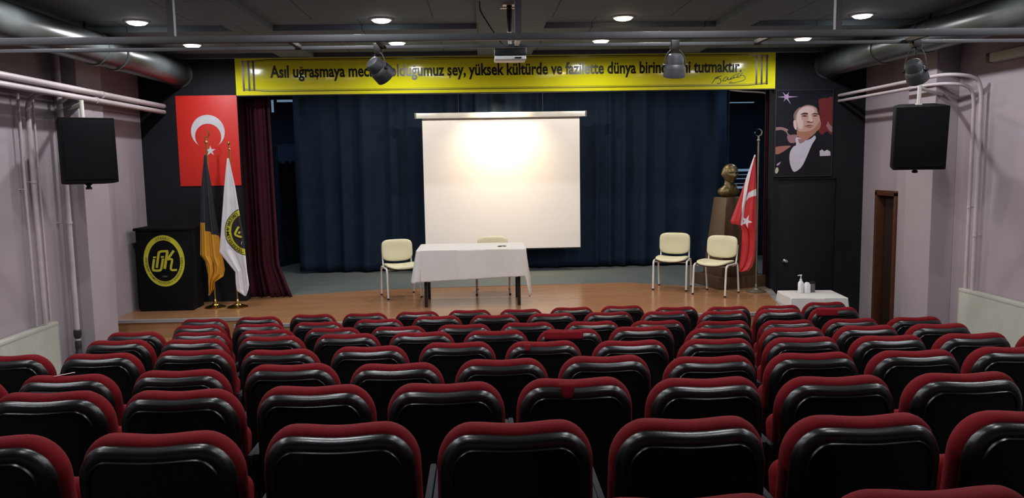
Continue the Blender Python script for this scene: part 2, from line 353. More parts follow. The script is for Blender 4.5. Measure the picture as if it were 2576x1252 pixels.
def pipe(label, pts, r, clips=()):
    o = empty('heating_pipe', pts[0], label=label, cat='pipe'); q = Vector(pts[0])
    MB().tube([tuple(Vector(p)-q) for p in pts], r, 14).build('pipe_run', M['pipe'], o)
    for c in clips:
        mb = MB(); a = Vector(c[0])-q; b = Vector(c[1])-q
        mb.tube([tuple(a), tuple(b)], .006, 8)
        mb.lathe([(r, -.012), (r*1.25, -.012), (r*1.25, .012), (r, .012)], tuple(a), 16, axis=(c[2] if len(c) > 2 else (0, 1, 0))); mb.build('pipe_clip', M['pipe'], o)
    return o
pz = 3.315
pipe('upper of two lilac pipes running along the left wall', [(-4.25, YW-.02, 3.30), (-4.25, 2.5, 3.34)], .032, [((-4.25, 9.15, 3.305), (-4.33, 9.15, 3.305))])
pipe('lower of two lilac pipes running along the left wall', [(-4.25, YW-.02, 3.222), (-4.25, 2.5, 3.25)], .030, [((-4.25, 9.0, 3.23), (-4.33, 9.0, 3.23))])
def bend(p0, p1, p2, k=8):
    return [tuple((1-t)**2*np.array(p0)+2*t*(1-t)*np.array(p1)+t*t*np.array(p2)) for t in [i/k for i in range(k+1)]]
y1 = atX(2466, 300, 5.33)[1]; y2 = atX(2448, 300, 5.33)[1]; yl = atX(84, 450, -4.5)[1]; ym = atX(62, 450, -4.52)[1]; yn = atX(98, 450, -4.53)[1]
pipe('upper lilac pipe on the right wall bending down beside the radiator', [(5.01, YW-.02, 3.325), (5.01, y1+.5, 3.335)]+bend((5.01, y1+.4, 3.335), (5.02, y1+.06, 3.34), (5.20, y1+.02, 3.30))+bend((5.27, y1, 3.27), (5.33, y1, 3.22), (5.33, y1, 3.02))+[(5.33, y1, .99)], .021, [((5.01, 8.95, 3.335), (5.12, 8.95, 3.335)), ((5.33, y1, 1.6), (5.40, y1, 1.6), (0, 0, 1))])
pipe('lower lilac pipe on the right wall bending down beside the radiator', [(5.01, YW-.02, 3.25), (5.01, y2+.55, 3.25)]+bend((5.01, y2+.4, 3.25), (5.02, y2+.03, 3.25), (5.20, y2, 3.22))+bend((5.27, y2, 3.19), (5.33, y2, 3.14), (5.33, y2, 2.95))+[(5.33, y2, .99)], .019, [((5.01, 9.05, 3.25), (5.12, 9.05, 3.25)), ((5.33, y2, 1.9), (5.40, y2, 1.9), (0, 0, 1))])
pipe('thicker vertical lilac pipe left of the left loudspeaker', bend((-4.28, yl, 3.235), (-4.5, yl, 3.25), (-4.50, yl, 3.05))+[(-4.50, yl, .90)], .024, [((-4.50, yl, 2.35), (-4.58, yl, 2.35), (0, 0, 1))])
pipe('thin vertical lilac pipe nearest the camera on the left wall', [(-4.52, ym, 3.22), (-4.52, ym, .90)], .013, [((-4.52, ym, 2.28), (-4.58, ym, 2.28), (0, 0, 1))])
pipe('thin vertical lilac pipe beside the thicker one on the left wall', [(-4.53, yn, 3.22), (-4.53, yn, .90)], .012, [((-4.53, yn, 2.5), (-4.58, yn, 2.5), (0, 0, 1))])
pipe('vertical lilac pipe in the corner of the left pillar', [(-4.45, 8.62, 3.9), (-4.45, 8.62, .35)], .028, [((-4.45, 8.62, 1.9), (-4.58, 8.62, 1.9), (0, 0, 1))])
MB().lathe([(.03, 0), (.038, .01), (.038, .05), (.028, .07), (.034, .12), (.034, .16), (.025, .2), (.04, .24), (.04, .3), (.03, .31)], (-4.45, 8.62, .42), 16).build('pipe_valve', M['steel'], bpy.data.objects['heating_pipe.007'], loc=(4.45, -8.62, -3.9))
# lighting truss of two square bars
tA, tB = atY(1288, 93, 5.5), atY(1288, 115, 5.86)
tr = empty('lighting_truss', (0, 5.5, 0), label='grey twin bar lighting truss hanging across the hall below the ceiling', cat='lighting truss')
MB().box(XL+.02, XR-.02, -.020, .020, tA[2]-.021, tA[2]+.025).build('front_bar', M['truss'], tr, bevel=.003)
MB().box(XL+.02, XR-.02, .345, .37, tB[2]-.014, tB[2]+.011).build('rear_bar', M['truss'], tr, bevel=.003)
for px in (740, 955, 1302, 1920, 2308):
    x = atY(px, 105, 5.7)[0]; MB().box(x-.016, x+.016, .02, .345, tA[2]-.014, tA[2]+.014).build('spreader', M['blackmetal'], tr)
for px in (430, 1303, 2108):
    x = atY(px, 40, 5.5)[0]; MB().box(x-.022, x+.022, -.02, .02, tA[2]+.022, (ZB if px == 1303 else ZC)).build('drop_rod', M['truss'], tr)
def can_light(px, aim, label, tilt=0, drop=.0):
    x = atY(px, 115, 5.86)[0]; z = tB[2]-.02
    o = empty('stage_spotlight', (x, 5.86, z), label=label, cat='spotlight', group='grey spotlights clamped to the truss')
    MB().box(-.03, .03, -.03, .03, -.025, .045).build('clamp', M['blackmetal'], o, bevel=.004)
    c = Vector((0, -.01, -.135-drop)); a = Vector(aim).normalized(); s = a.cross(Vector((0, 0, 1))).normalized()
    up = Vector((0, 0, 1))
    mb = MB(); pts = []
    for k in range(15):
        t = PI*k/14; pts.append(tuple(c+s*(.082*math.cos(t))+up*(.118*math.sin(t)+drop*math.sin(t))))
    mb.tube(pts, .0045, 8); mb.build('yoke', M['truss'], o)
    if drop: MB().tube([(0, 0, -.02), (0, -.01, -.02-drop)], .008, 8).build('stem', M['blackmetal'], o)
    MB().lathe([(.03, -.085), (.05, -.075), (.062, -.05), (.064, -.01), (.072, 0), (.078, .02), (.08, .085), (.074, .088), (.072, .07), (.01, .066)], n=28).xf(Matrix.Translation(c)@Vector((0, 0, 1)).rotation_difference(a).to_matrix().to_4x4()).build('lamp_can', M['truss'], o)
    for q in (-1, 1): MB().lathe([(.014, 0), (.014, .012), (.006, .016)], tuple(c+s*.078*q), 12, axis=tuple(s*q)).build('tilt_knob', M['blackmetal'], o)
can_light(951, (.5, .5, -.55), 'grey spotlight on the truss in front of the left part of the banner')
can_light(1697, (0, .25, -1), 'grey spotlight pointing straight down in front of the right part of the banner')
can_light(2303, (.5, .35, -.8), 'grey spotlight on the truss above the right loudspeaker', drop=.06)
# projector and its pole
pp = atY(1283, 144, 7.44)
pr = empty('projector', (pp[0], 7.44, 0), label='white and black projector hanging on a ceiling pole before the banner', cat='projector')
MB().box(-.145, .145, -.12, .12, pp[2]-.036, pp[2]-.0).build('lower_case', M['plwhite'], pr, bevel=.012)
MB().box(-.146, .146, -.125, .12, pp[2]+.001, pp[2]+.072).build('upper_case', M['projdark'], pr, bevel=.01)
MB().box(.04, .10, -.127, -.119, pp[2]-.026, pp[2]-.014).build('vent', M['blackmetal'], pr)
MB().tube([(0, 0, pp[2]+.07), (0, 0, ZB-.12)], .017, 12).build('pole', M['whitemetal'], pr)
MB().tube([(0, 0, ZB-.25), (0, 0, ZB-.003)], .026, 12).build('pole_sleeve', M['blackmetal'], pr)
MB().box(-.06, .06, -.05, .05, ZB-.012, ZB-.001).box(-.085, .085, -.02, .02, ZB-.04, ZB-.03).build('ceiling_plate', M['whitemetal'], pr)
cb = [atY(*q) for q in ((1206, -2, 7.3), (1208, 25, 7.32), (1222, 50, 7.35), (1240, 78, 7.4), (1258, 104, 7.42), (1275, 122, 7.44))]
MB().tube(spline([tuple(c) for c in cb], 4), .006, 8).build('projector_cable', M['blackmetal'])
tag(bpy.data.objects['projector_cable'], 'thin black cable looping from the ceiling down to the projector', 'cable')
# strip light on the right wall
a = atX(2492, 146, 5.33)
o = empty('wall_strip_light', (5.33, a[1], a[2]), label='cream strip light fixture high on the right wall at the edge of the photo', cat='light fixture')
MB().box(-.04, .069, -1.3, 0, -.045, .045).build('housing', M['rad'], o, bevel=.008)
MB().box(-.045, .0, -.04, .012, -.05, .05).build('end_cap', M['steel'], o, bevel=.004)
# radiators
def radiator(x, s, y0, y1, zb, zt, label):
    o = empty('radiator', (x, y1, zb), label=label, cat='radiator'); H = zt-zb; D = .10
    mb = MB(); n = int((y1-y0)/.033)
    ring0 = []; prof = []
    for k in range(n*4+1):
        y = -(y1-y0)*k/(n*4); prof.append((s*(D-.0015 if k % 4 in (1, 2) else D), y))
    prof += [(s*(D-.02), -(y1-y0)), (s*(D-.02), 0)]
    mb.loft([[(a, b, .03) for a, b in prof], [(a, b, H-.035) for a, b in prof]]); mb.build('front_panel', M['rad'], o, smooth=0)
    MB().box(min(s*.03, s*.045), max(s*.03, s*.045), -(y1-y0), 0, .03, H-.03).build('rear_panel', M['rad'], o)
    MB().box(min(s*.02, s*(D+.004)), max(s*.02, s*(D+.004)), -(y1-y0), 0, H-.035, H).build('top_grille', M['rad'], o, bevel=.004)
    for yy in (0, -(y1-y0)): MB().box(min(s*.02, s*(D+.003)), max(s*.02, s*(D+.003)), yy-.004, yy+.004, .02, H-.002).build('side_cover', M['rad'], o)
    for yy in (-.25, -(y1-y0)+.25): MB().box(min(0, s*.04), max(0, s*.04), yy-.02, yy+.02, .1, H-.1).build('wall_bracket', M['steel'], o)
radiator(XL, 1, 6.75, 8.30, .30, .885, 'cream panel radiator on the left wall behind the seats')
radiator(XR, -1, 6.6, 8.42, .38, 1.0, 'cream panel radiator on the right wall behind the seats')
# loudspeakers
def speaker(p, rz, rx, label, hook):
    o = empty('loudspeaker', p, rz, label, 'loudspeaker', 'wall loudspeakers', rx=rx)
    W_, H_, D_ = .25, .325, .19
    body = [(-W_, -D_), (W_, -D_), (W_*.98, .02), (W_*.72, D_), (-W_*.72, D_), (-W_*.98, .02)]
    MB().prismz(body, -H_, H_).build('cabinet', M['podium'], o, bevel=.012)
    MB().box(-W_+.025, W_-.025, -D_-.012, -D_, -H_+.03, H_-.03).build('grille', mat('speaker_grille', (.002, .002, .004), .8, bump=.3, bscale=500, spec=.15), o, bevel=.006)
    MB().lathe([(.03, 0), (.035, -.01), (.02, -.02), (.02, -.035), (.03, -.04), (.03, -.06)], (.0, .02, -H_), 14).build('mount_knob', M['blackmetal'], o)
    MB().box(-.03, .03, .03, .07, H_, H_+.012).tube([(0, .05, H_), (0, .05, H_+.2)], .02, 12).tube([(0, .05, H_+.17), tuple((Matrix.Translation(Vector(p))@Matrix.Rotation(rz, 4, 'Z')@Matrix.Rotation(rx, 4, 'X')).inverted()@Vector(hook))], .018, 10).build('wall_bracket', M['whitemetal'], o)
sL = atY(217, 381, 8.22); speaker(sL, math.radians(34), math.radians(-3), 'black loudspeaker mounted on the left pillar below the pipes', (-4.42, 8.745, 3.12))
sR = atY(2308, 343, 8.12); speaker(sR, math.radians(-19), math.radians(8), 'black loudspeaker mounted on the right pillar below the pipes', (5.2, 8.745, 3.15))
# ------------------------------------------------------------------ banner
b0 = atY(592, 142, YW-.05); bz0, bz1 = 3.430, 3.946
BX0, BX1 = -3.267, 4.095
bn = empty('banner_sign', (0, YW-.045, 0), label='long yellow banner with black Turkish lettering above the stage opening', cat='sign')
MB().box(BX0, BX1, 0, .044, bz0, bz1).build('board', M['yellow'], bn, bevel=.003)
MB().box(BX0-.008, BX1+.008, .0, .046, bz0-.012, bz0).box(BX0-.008, BX1+.008, .0, .046, bz1, bz1+.008).build('edge_frame', M['border'], bn)
mb = MB()
for xs in ((612, 626, 638), (1903, 1916, 1929)):
    for x in xs:
        X = atY(x, 190, YW-.045)[0]; MB().box(X-.013, X+.013, -.002, 0, bz0+.055, bz1-.055).build('bar_print', M['ink'], bn)
mb = MB(); xa, xb, xc, xd = atY(612, 190, YW)[0], atY(680, 190, YW)[0], atY(1880, 190, YW)[0], atY(1929, 190, YW)[0]
for zz, sg in ((bz1-.048, 1), (bz0+.048, -1)):
    for dz_, ww in ((0, .013), (-.018*sg, .005)):
        for q in ribbon([(xa, zz-.025*sg+dz_), (xb, zz+dz_), (xc, zz+dz_), (xd, zz-.025*sg+dz_)], ww): mb.prism(q, -.0015, 0)
mb.build('line_print', M['olive'], bn)
v, f = line_text('Asıl uğraşmaya mecbur olduğumuz şey, yüksek kültürde ve fazilette dünya birinciliğini tutmaktır.', .222, .0060)
xs = [p[0] for p in v]; x0, x1 = min(xs), max(xs)
ta = atY(680, 195, YW-.047); tb = atY(1866, 178, YW-.047)
kx = (tb[0]-ta[0])/(x1-x0); base = (ta[2]+tb[2])/2-.006
tm = MB().add([(ta[0]+(a-x0)*kx, -.0022, base+b) for a, b in v], f); tm.build('lettering', M['ink'], bn, smooth=0)
mb = MB()
for st_ in ([(120, 1020), (170, 960), (215, 880), (250, 855), (330, 830), (400, 800)], [(215, 880), (260, 870), (300, 820)], [(240, 880), (320, 870), (370, 900), (385, 960), (360, 1010), (310, 1030), (280, 1000)],
            [(560, 830), (500, 860), (440, 930), (450, 950), (520, 940), (590, 850), (580, 920), (640, 900), (690, 850), (650, 910), (720, 870), (770, 830), (740, 870), (830, 840), (880, 790), (850, 850), (920, 830), (960, 760), (1010, 715)],
            [(700, 830), (800, 770), (930, 735)], [(940, 800), (1020, 790), (1080, 850), (1060, 910), (960, 960), (820, 990), (700, 1010), (630, 1010), (640, 985), (700, 980)]):
    P = [(lambda q: (q[0], q[2]))(atY(1780+a/11.383, 120+b/11.383, YW-.047)) for a, b in spline(st_, 5)]
    for q in ribbon(P, .0085): mb.prism(q, -.0022, 0)
mb.build('signature', M['ink'], bn, smooth=0)
# ------------------------------------------------------------------ wall flag print and portrait
fl = empty('wall_flag', (-3.68, YW-.012, 2.83), label='red Turkish flag panel with white crescent and star on the black wall', cat='flag')
MB().box(-.413, .405, 0, .01, -.607, .608).build('flag_panel', M['flagred'], fl, bevel=.001)
fc = atY(523, 331, YW-.012); cx, cz = fc[0]+3.68, fc[2]-2.83
def crescent(cx, cz, R, r, dx, dz, n=40):
    d = math.hypot(dx, dz); a = math.acos((R*R+d*d-r*r)/(2*R*d)); b = math.acos((r*r+d*d-R*R)/(2*r*d)); th = math.atan2(dz, dx)
    o = arc(cx, cz, R, th+a, th+2*PI-a, n); i_ = arc(cx+dx, cz+dz, r, th+PI-b, th+PI+b, n)
    return o, i_
def cres_mb(mb, cx, cz, R, r, dx, dz, y0, y1, mi=0):
    o, i_ = crescent(cx, cz, R, r, dx, dz); n = len(o)
    for k in range(n-1):
        mb.prism([o[k], o[k+1], i_[k+1], i_[k]], y0, y1, mi)
    return mb
cres_mb(MB(), cx, cz, .225, .175, 0, -.068, -.0015, 0).build('crescent_print', M['flagwhite'], fl, smooth=0)
st = star(cx+.02, cz-.258, .072)
mb = MB()
for k in range(10): mb.prism([st[k], st[(k+1) % 10], (cx+.02, cz-.258)], -.0015, 0)
mb.build('star_print', M['flagwhite'], fl, smooth=0)
PC = {'bg': (.006, .007, .013), 'skin': (.50, .30, .25), 'skinhi': (.62, .46, .44), 'skinlo': (.38, .17, .115), 'hair': (.22, .13, .11), 'shirt': (.52, .48, .56), 'coat': (.0035, .004, .007), 'redbg': (.16, .02, .022),
      'pink': (.30, .16, .17), 'orange': (.33, .13, .10), 'starc': (.42, .28, .45), 'dark': (.05, .02, .02), 'mouth': (.20, .07, .06), 'medal': (.45, .42, .30)}
pnames = list(PC); pm = [mat('portrait_'+k, PC[k], .28, vary=.04) for k in pnames]
X0, X1, Z0, Z1 = 4.112, 4.930, 2.212, 3.410
po = empty('portrait_poster', (X0, YW-.022, Z0), label='framed portrait of a man in black tailcoat and white shirt on the black wall', cat='poster')
MB().box(0, X1-X0, 0, .02, 0, Z1-Z0).build('backing_board', M['border'], po)
mb = MB(); mb.box(.004, X1-X0-.004, -.001, 0, .004, Z1-Z0-.004, 0)
_lay = [0]
def pc(a, b): return ((a-245)/730*(X1-X0), (1172-b)/1100*(Z1-Z0))
def paint(poly, c, sm=True, n=5):
    _lay[0] += 1; q = [pc(*p_) for p_ in poly]
    if sm: q = spline(q, n, True)
    q = [(min(max(a, .005), X1-X0-.005), min(max(b, .005), Z1-Z0-.005)) for a, b in q]
    from mathutils.geometry import tessellate_polygon
    tri = tessellate_polygon([[Vector((a, b, 0)) for a, b in q]]); y = -.001-.00012*_lay[0]
    mb.add([(a, y, b) for a, b in q], tri, pnames.index(c))
paint([(790, 200), (900, 180), (972, 200), (972, 620), (900, 600), (840, 640), (790, 560), (800, 330)], 'redbg')
paint([(890, 530), (915, 470), (940, 520), (972, 540), (970, 620), (930, 590)], 'pink', False)
paint([(245, 545), (330, 540), (410, 570), (400, 600), (440, 640), (530, 640), (520, 665), (430, 680), (390, 610), (330, 575), (245, 580)], 'pink')
paint([(410, 650), (520, 640), (515, 730), (440, 740), (405, 690)], 'pink')
paint([(245, 800), (330, 780), (450, 780), (400, 820), (300, 880), (245, 870)], 'orange')
for q in ([(268, 158), (380, 148), (535, 158), (380, 172)], [(330, 95), (388, 150), (440, 255), (372, 170)], [(414, 95), (392, 160), (346, 220), (370, 150)]): paint(q, 'starc', False)
paint([(362, 135), (400, 130), (412, 165), (385, 190), (360, 170)], 'starc')
paint([(240, 1172), (245, 900), (330, 870), (430, 800), (520, 740), (640, 700), (750, 660), (800, 720), (900, 750), (975, 790), (975, 1172)], 'coat', False)
paint([(530, 560), (525, 640), (560, 680), (630, 712), (700, 670), (770, 600), (760, 520), (600, 540)], 'skinlo')
paint([(480, 400), (500, 350), (560, 295), (640, 262), (720, 275), (770, 310), (800, 370), (790, 420), (560, 400), (500, 450)], 'hair')
paint([(500, 400), (530, 330), (600, 285), (660, 275), (730, 290), (780, 340), (800, 400), (812, 440), (815, 470), (800, 520), (770, 570), (720, 610), (660, 615), (590, 610), (540, 585), (515, 520), (505, 450)], 'skin')
paint([(520, 420), (540, 340), (600, 295), (670, 285), (720, 300), (740, 350), (690, 380), (600, 370), (570, 420), (600, 480), (590, 560), (550, 560), (525, 500)], 'skinhi')
paint([(475, 470), (490, 450), (508, 460), (515, 520), (520, 570), (500, 570), (480, 530)], 'skinhi')
paint([(740, 560), (810, 470), (825, 500), (810, 560), (770, 600), (700, 625), (600, 620), (560, 600), (640, 600)], 'skinlo')
paint([(474, 400), (490, 350), (530, 305), (560, 290), (530, 340), (508, 390), (500, 450), (484, 450)], 'hair')
paint([(780, 320), (812, 380), (820, 440), (812, 450), (800, 400), (770, 340)], 'dark')
paint([(560, 388), (600, 362), (652, 366), (650, 384), (602, 382)], 'dark')
paint([(705, 385), (740, 368), (785, 375), (795, 390), (745, 382)], 'dark')
paint([(575, 405), (610, 390), (650, 400), (640, 412), (600, 412)], 'mouth')
paint([(715, 405), (745, 392), (778, 402), (760, 412)], 'mouth')
paint([(600, 400), (622, 392), (632, 404), (612, 408)], 'dark')
paint([(732, 398), (750, 394), (758, 404), (742, 408)], 'dark')
paint([(665, 385), (690, 380), (712, 440), (722, 470), (700, 480), (660, 478), (640, 470), (665, 440)], 'skinhi')
paint([(640, 472), (670, 468), (700, 480), (725, 470), (715, 490), (680, 490), (655, 486)], 'mouth')
paint([(612, 535), (650, 520), (690, 518), (735, 532), (700, 532), (650, 535)], 'mouth')
paint([(635, 545), (690, 538), (720, 546), (680, 556)], 'skinlo')
paint([(505, 700), (520, 670), (560, 680), (630, 712), (700, 690), (748, 652), (762, 690), (720, 760), (690, 830), (650, 930), (590, 1050), (505, 1112), (460, 1060), (435, 960), (440, 860), (480, 790), (515, 770)], 'shirt', True, 3)
paint([(540, 690), (625, 712), (600, 740), (560, 750)], 'pink')
paint([(815, 850), (845, 830), (875, 855), (910, 835), (952, 860), (955, 912), (820, 916)], 'shirt', False)
paint([(258, 1080), (275, 1050), (295, 1060), (298, 1100), (275, 1130), (256, 1115)], 'medal')
paint([(275, 1010), (325, 980), (310, 1010), (285, 1030)], 'starc')
mb.build('portrait_print', pm, po, smooth=0)
w_, h_ = X1-X0, Z1-Z0
MB().box(0, w_, -.01, 0, 0, .008).box(0, w_, -.01, 0, h_-.008, h_).box(0, .008, -.01, 0, 0, h_).box(w_-.008, w_, -.01, 0, 0, h_).build('thin_frame', M['steel'], po)
# ------------------------------------------------------------------ projection screen
YS = 13.2
s0, s1 = atY(1043, 291, YS), atY(1475, 287, YS); zc_ = (s0[2]+s1[2])/2
sc = empty('projection_screen', ((s0[0]+s1[0])/2, YS, zc_), label='pull-down white projection screen hanging before the navy curtain', cat='projection screen')
hw = (s1[0]-s0[0])/2
MB().box(-hw, hw, -.045, .045, -.045, .045).build('case', M['screencase'], sc, bevel=.012)
for s in (-1, 1): MB().box(min(s*hw, s*(hw-.03)), max(s*hw, s*(hw-.03)), -.047, .047, -.05, .05).build('end_cap', M['greypl'], sc, bevel=.006)
sx0, sx1 = atY(1066, 450, YS)[0]-sc.location[0], atY(1459, 450, YS)[0]-sc.location[0]; sb = atY(1461, 621, YS)[2]-zc_
MB().box(sx0, sx1, .006, .008, sb, -.03).build('screen_sheet', M['screen'], sc)
MB().box(sx0-.012, sx1+.012, -.002, .014, sb-.02, sb).build('weight_bar', M['border'], sc, bevel=.003)
for q_ in (sx0-.006, sx1): MB().box(q_, q_+.006, .0055, .0085, sb, -.03).build('side_border', M['border'], sc)
for s in (-.7, .7): MB().tube([(s, 0, .04), (s, 0, 4.05-zc_)], .004, 6).build('hanging_wire', M['steel'], sc)
# ------------------------------------------------------------------ curtains
def curtain(name, mb_mat, x0f, x1f, yc, z0, z1, nfold, amp, label, cat='curtain', nz=30, seed=1, nx=0):
    rnd = random.Random(seed); N = nx or nfold*14; ph = [rnd.uniform(0, 6.28) for _ in range(6)]
    mb = MB(); V = []
    for i in range(nz+1):
        t = i/nz; z = z1+(z0-z1)*t
        for j in range(N+1):
            s = j/N; x = x0f(t)+(x1f(t)-x0f(t))*s
            u = s*nfold*2*PI+1.6*math.sin(s*17+ph[5])+.8*math.sin(s*41+ph[2])
            w1 = math.sin(u+1.3*math.sin(s*9+ph[0])+.25*math.sin(t*3+ph[1]))
            y = yc+amp*(.75*w1+.35*math.sin(2.3*u*.5+ph[2]+t*.8)+.2*math.sin(u*.31+ph[3]))*(.75+.25*t)
            V.append((x+amp*.25*math.cos(u+ph[4]), y, z+.006*math.sin(u*.5+ph[5])*t))
    F_ = [(i*(N+1)+j, i*(N+1)+j+1, (i+1)*(N+1)+j+1, (i+1)*(N+1)+j) for i in range(nz) for j in range(N)]
    mb.add(V, F_); o = mb.build(name, mb_mat, smooth=180, solid=.004)
    return tag(o, label, cat)
cxl, cxr = atY(742, 450, 13.55)[0], atY(1836, 450, 13.55)[0]
curtain('stage_curtain', M['navy'], lambda t: cxl, lambda t: cxr, 13.6, ST+.035, 4.0, 23, .065, 'wide navy blue stage curtain hanging behind the projection screen', seed=3)
curtain('proscenium_curtain', M['maroon'], lambda t: OX0-.06, lambda t: OX0+.38+.04*t+(.16*max(0, t-.86)/.14), 11.14, ST+.01, 4.0, 6, .042, 'maroon velvet curtain gathered at the left edge of the stage opening', seed=5, nx=140)
curtain('proscenium_curtain', M['maroon'], lambda t: 4.07, lambda t: 4.28, 11.15, ST+.01, 4.0, 4, .03, 'maroon velvet curtain mostly hidden behind the right edge of the stage opening', seed=8, nx=90)
curtain('wing_curtain', M['navy'], lambda t: -5.2, lambda t: cxl-.55, 14.6, ST+.03, 2.9, 8, .06, 'dark navy curtain low at the back left wing of the stage', seed=11)
curtain('wing_curtain', M['navy'], lambda t: cxr+.5, lambda t: 6.2, 14.8, ST+.03, 1.75, 8, .05, 'dark navy curtain low at the back right wing of the stage', seed=12)
cc = [atY(*q) for q in ((1835, 226, 12.3), (1870, 230, 12.2), (1910, 232, 12.1), (1932, 236, 12.0), (1944, 244, 11.3), (1946, 246, 11.07))]
MB().tube(spline([tuple(c) for c in cc], 5), .012, 8).build('conduit', M['whitemetal'])
tag(bpy.data.objects['conduit'], 'thin pale conduit curving under the right end of the banner', 'pipe')
# ------------------------------------------------------------------ draped flags on stands
def inpoly(x, z, P):
    c = False; j = len(P)-1
    for i in range(len(P)):
        if (P[i][1] > z) != (P[j][1] > z) and x < (P[j][0]-P[i][0])*(z-P[i][1])/(P[j][1]-P[i][1])+P[i][0]: c = not c
        j = i
    return c
def lenpath(P, n):
    P = [np.array(p, float) for p in P]; L = [0]
    for a, b in zip(P, P[1:]): L.append(L[-1]+np.linalg.norm(b-a))
    out = []
    for k in range(n+1):
        t = L[-1]*k/n; i = min(max(np.searchsorted(L, t)-1, 0), len(P)-2); out.append(P[i]+(P[i+1]-P[i])*((t-L[i])/(L[i+1]-L[i])))
    return out
class Drape:
    def __init__(s, left, right, Y, org, amp, nf, ph=0, ns=110, nt=260):
        cv = lambda P: [(lambda q: (q[0], q[2]))(atY(a, b, Y)) for a, b in P]
        Lp, Rp = lenpath(cv(left), nt), lenpath(cv(right), nt); s.Y = Y; s.org = org; s.V = []; s.C = []
        for i in range(nt+1):
            t = i/nt
            for j in range(ns+1):
                u = j/ns; p_ = Lp[i]*(1-u)+Rp[i]*u
                y = s.dep(u, t, amp, nf, ph); s.V.append((p_[0]-org[0], Y+y-org[1], p_[1]-org[2])); s.C.append((p_[0], p_[1]))
        s.F = [(i*(ns+1)+j, i*(ns+1)+j+1, (i+1)*(ns+1)+j+1, (i+1)*(ns+1)+j) for i in range(nt) for j in range(ns)]
        s.par = (amp, nf, ph)
    def dep(s, u, t, amp, nf, ph): return amp*min(1, .12+t*1.4)*(math.sin(u*nf*2*PI+ph+.8*t)+.35*math.sin(u*nf*4.3*PI+2*ph))
    def build(s, name, mats, parent, rule):
        mb = MB(); mb.v = s.V; mb.f = s.F
        mb.m = [rule(sum(s.C[k][0] for k in f)/4, sum(s.C[k][1] for k in f)/4) for f in s.F]
        return mb.build(name, mats, parent, smooth=180, solid=.003)
def px2(P, Y): return [(lambda q: (q[0], q[2]))(atY(a, b, Y)) for a, b in P]
def pole(x, y, h, label, crescent_top=True, r=.012, brass=True, k_=1):
    o = empty('flag_on_stand', (x, y, ST), label=label, cat='flag'); m = M['brass'] if brass else M['oldbrass']
    MB().lathe([(.13*k_, 0), (.135*k_, .008), (.12, .016), (.11, .02), (.085, .024), (.075, .032), (.05, .036), (.04, .05), (.022, .056), (.016, .1), (r, .11)], n=36).build('stand_base', m, o)
    MB().lathe([(r, .1), (r, h)], n=14).build('pole', m, o)
    mb = MB().lathe([(r*.8, 0), (r*1.6, .01), (r*1.7, .025), (r*.8, .045), (r*1.2, .055), (r*.5, .075)], (0, 0, h), 14)
    if crescent_top: 
        oo, ii = crescent(0, h+.125, .052, .045, -.010, .003)
        for k in range(len(oo)-1): mb.prism([oo[k], oo[k+1], ii[k+1], ii[k]], -.004, .004)
        mb.prism(star(-.052, h+.125, .016), -.003, .003)
    else: mb.lathe([(.004, .07), (.016, .085), (.018, .1), (.004, .125)], (0, 0, h), 12)
    mb.build('finial', m, o)
    return o
c3 = lambda P: [(320+a/2.7225, 360+b/2.7225) for a, b in P]
o = pole(-3.56, 10.43, 2.16, 'black and gold flag draped on a brass stand beside the lectern', True)
Y = 10.40
d = Drape(c3([(527, 80), (505, 300), (498, 540), (495, 765), (530, 812), (548, 900), (560, 1042)]), c3([(537, 80), (578, 290), (605, 480), (635, 640), (672, 860), (663, 908), (600, 950), (592, 1005), (562, 1042)]), Y, (-3.56, 10.43, ST), .022, 2.5, .6)
bd = px2(c3([(470, 541), (533, 546), (536, 600), (573, 606), (577, 620), (600, 626), (700, 660), (700, 1100), (470, 1100)]), Y)
d.build('flag_cloth', [M['blackcloth'], M['gold']], o, lambda x, z: 1 if inpoly(x, z, bd) else 0)
o = pole(-3.262, 10.41, 2.06, 'white flag with yellow and black round emblem on a brass stand', False, .010)
OW = (-3.262, 10.41, ST); Y = 10.36
d = Drape([(571, 398), (564, 470), (559, 536), (552, 634), (570, 657), (592, 684), (593, 712), (596, 731), (616, 744)], [(576, 398), (592, 470), (601, 525), (614, 599), (622, 683), (627, 716), (625, 728), (619, 744)], Y, OW, .014, 1.5, 2.2)
ec = (lambda q: (q[0], q[2]))(atY(623, 582, Y)); ER = .315
def emb_rule(x, z):
    r = math.hypot((x-ec[0])/.93, z-ec[1])
    if r > ER: return 0
    if r > ER*.965: return 2
    return 1 if r > ER*.74 else 2
d.build('flag_cloth', [M['whitecloth'], M['emyellow'], M['border']], o, emb_rule)
LOGO = [([(438, 565), (412, 700), (418, 738), (450, 746), (505, 746), (532, 730), (545, 690), (575, 560)], 36), ([(425, 541), (468, 536)], 26), ([(545, 538), (590, 530)], 26), ([(470, 705), (512, 490), (530, 458), (565, 447), (662, 447)], 36),
        ([(650, 450), (590, 722)], 40), ([(748, 440), (650, 566)], 36), ([(640, 575), (700, 572), (712, 600), (690, 690), (688, 730), (715, 745), (778, 741)], 32)]
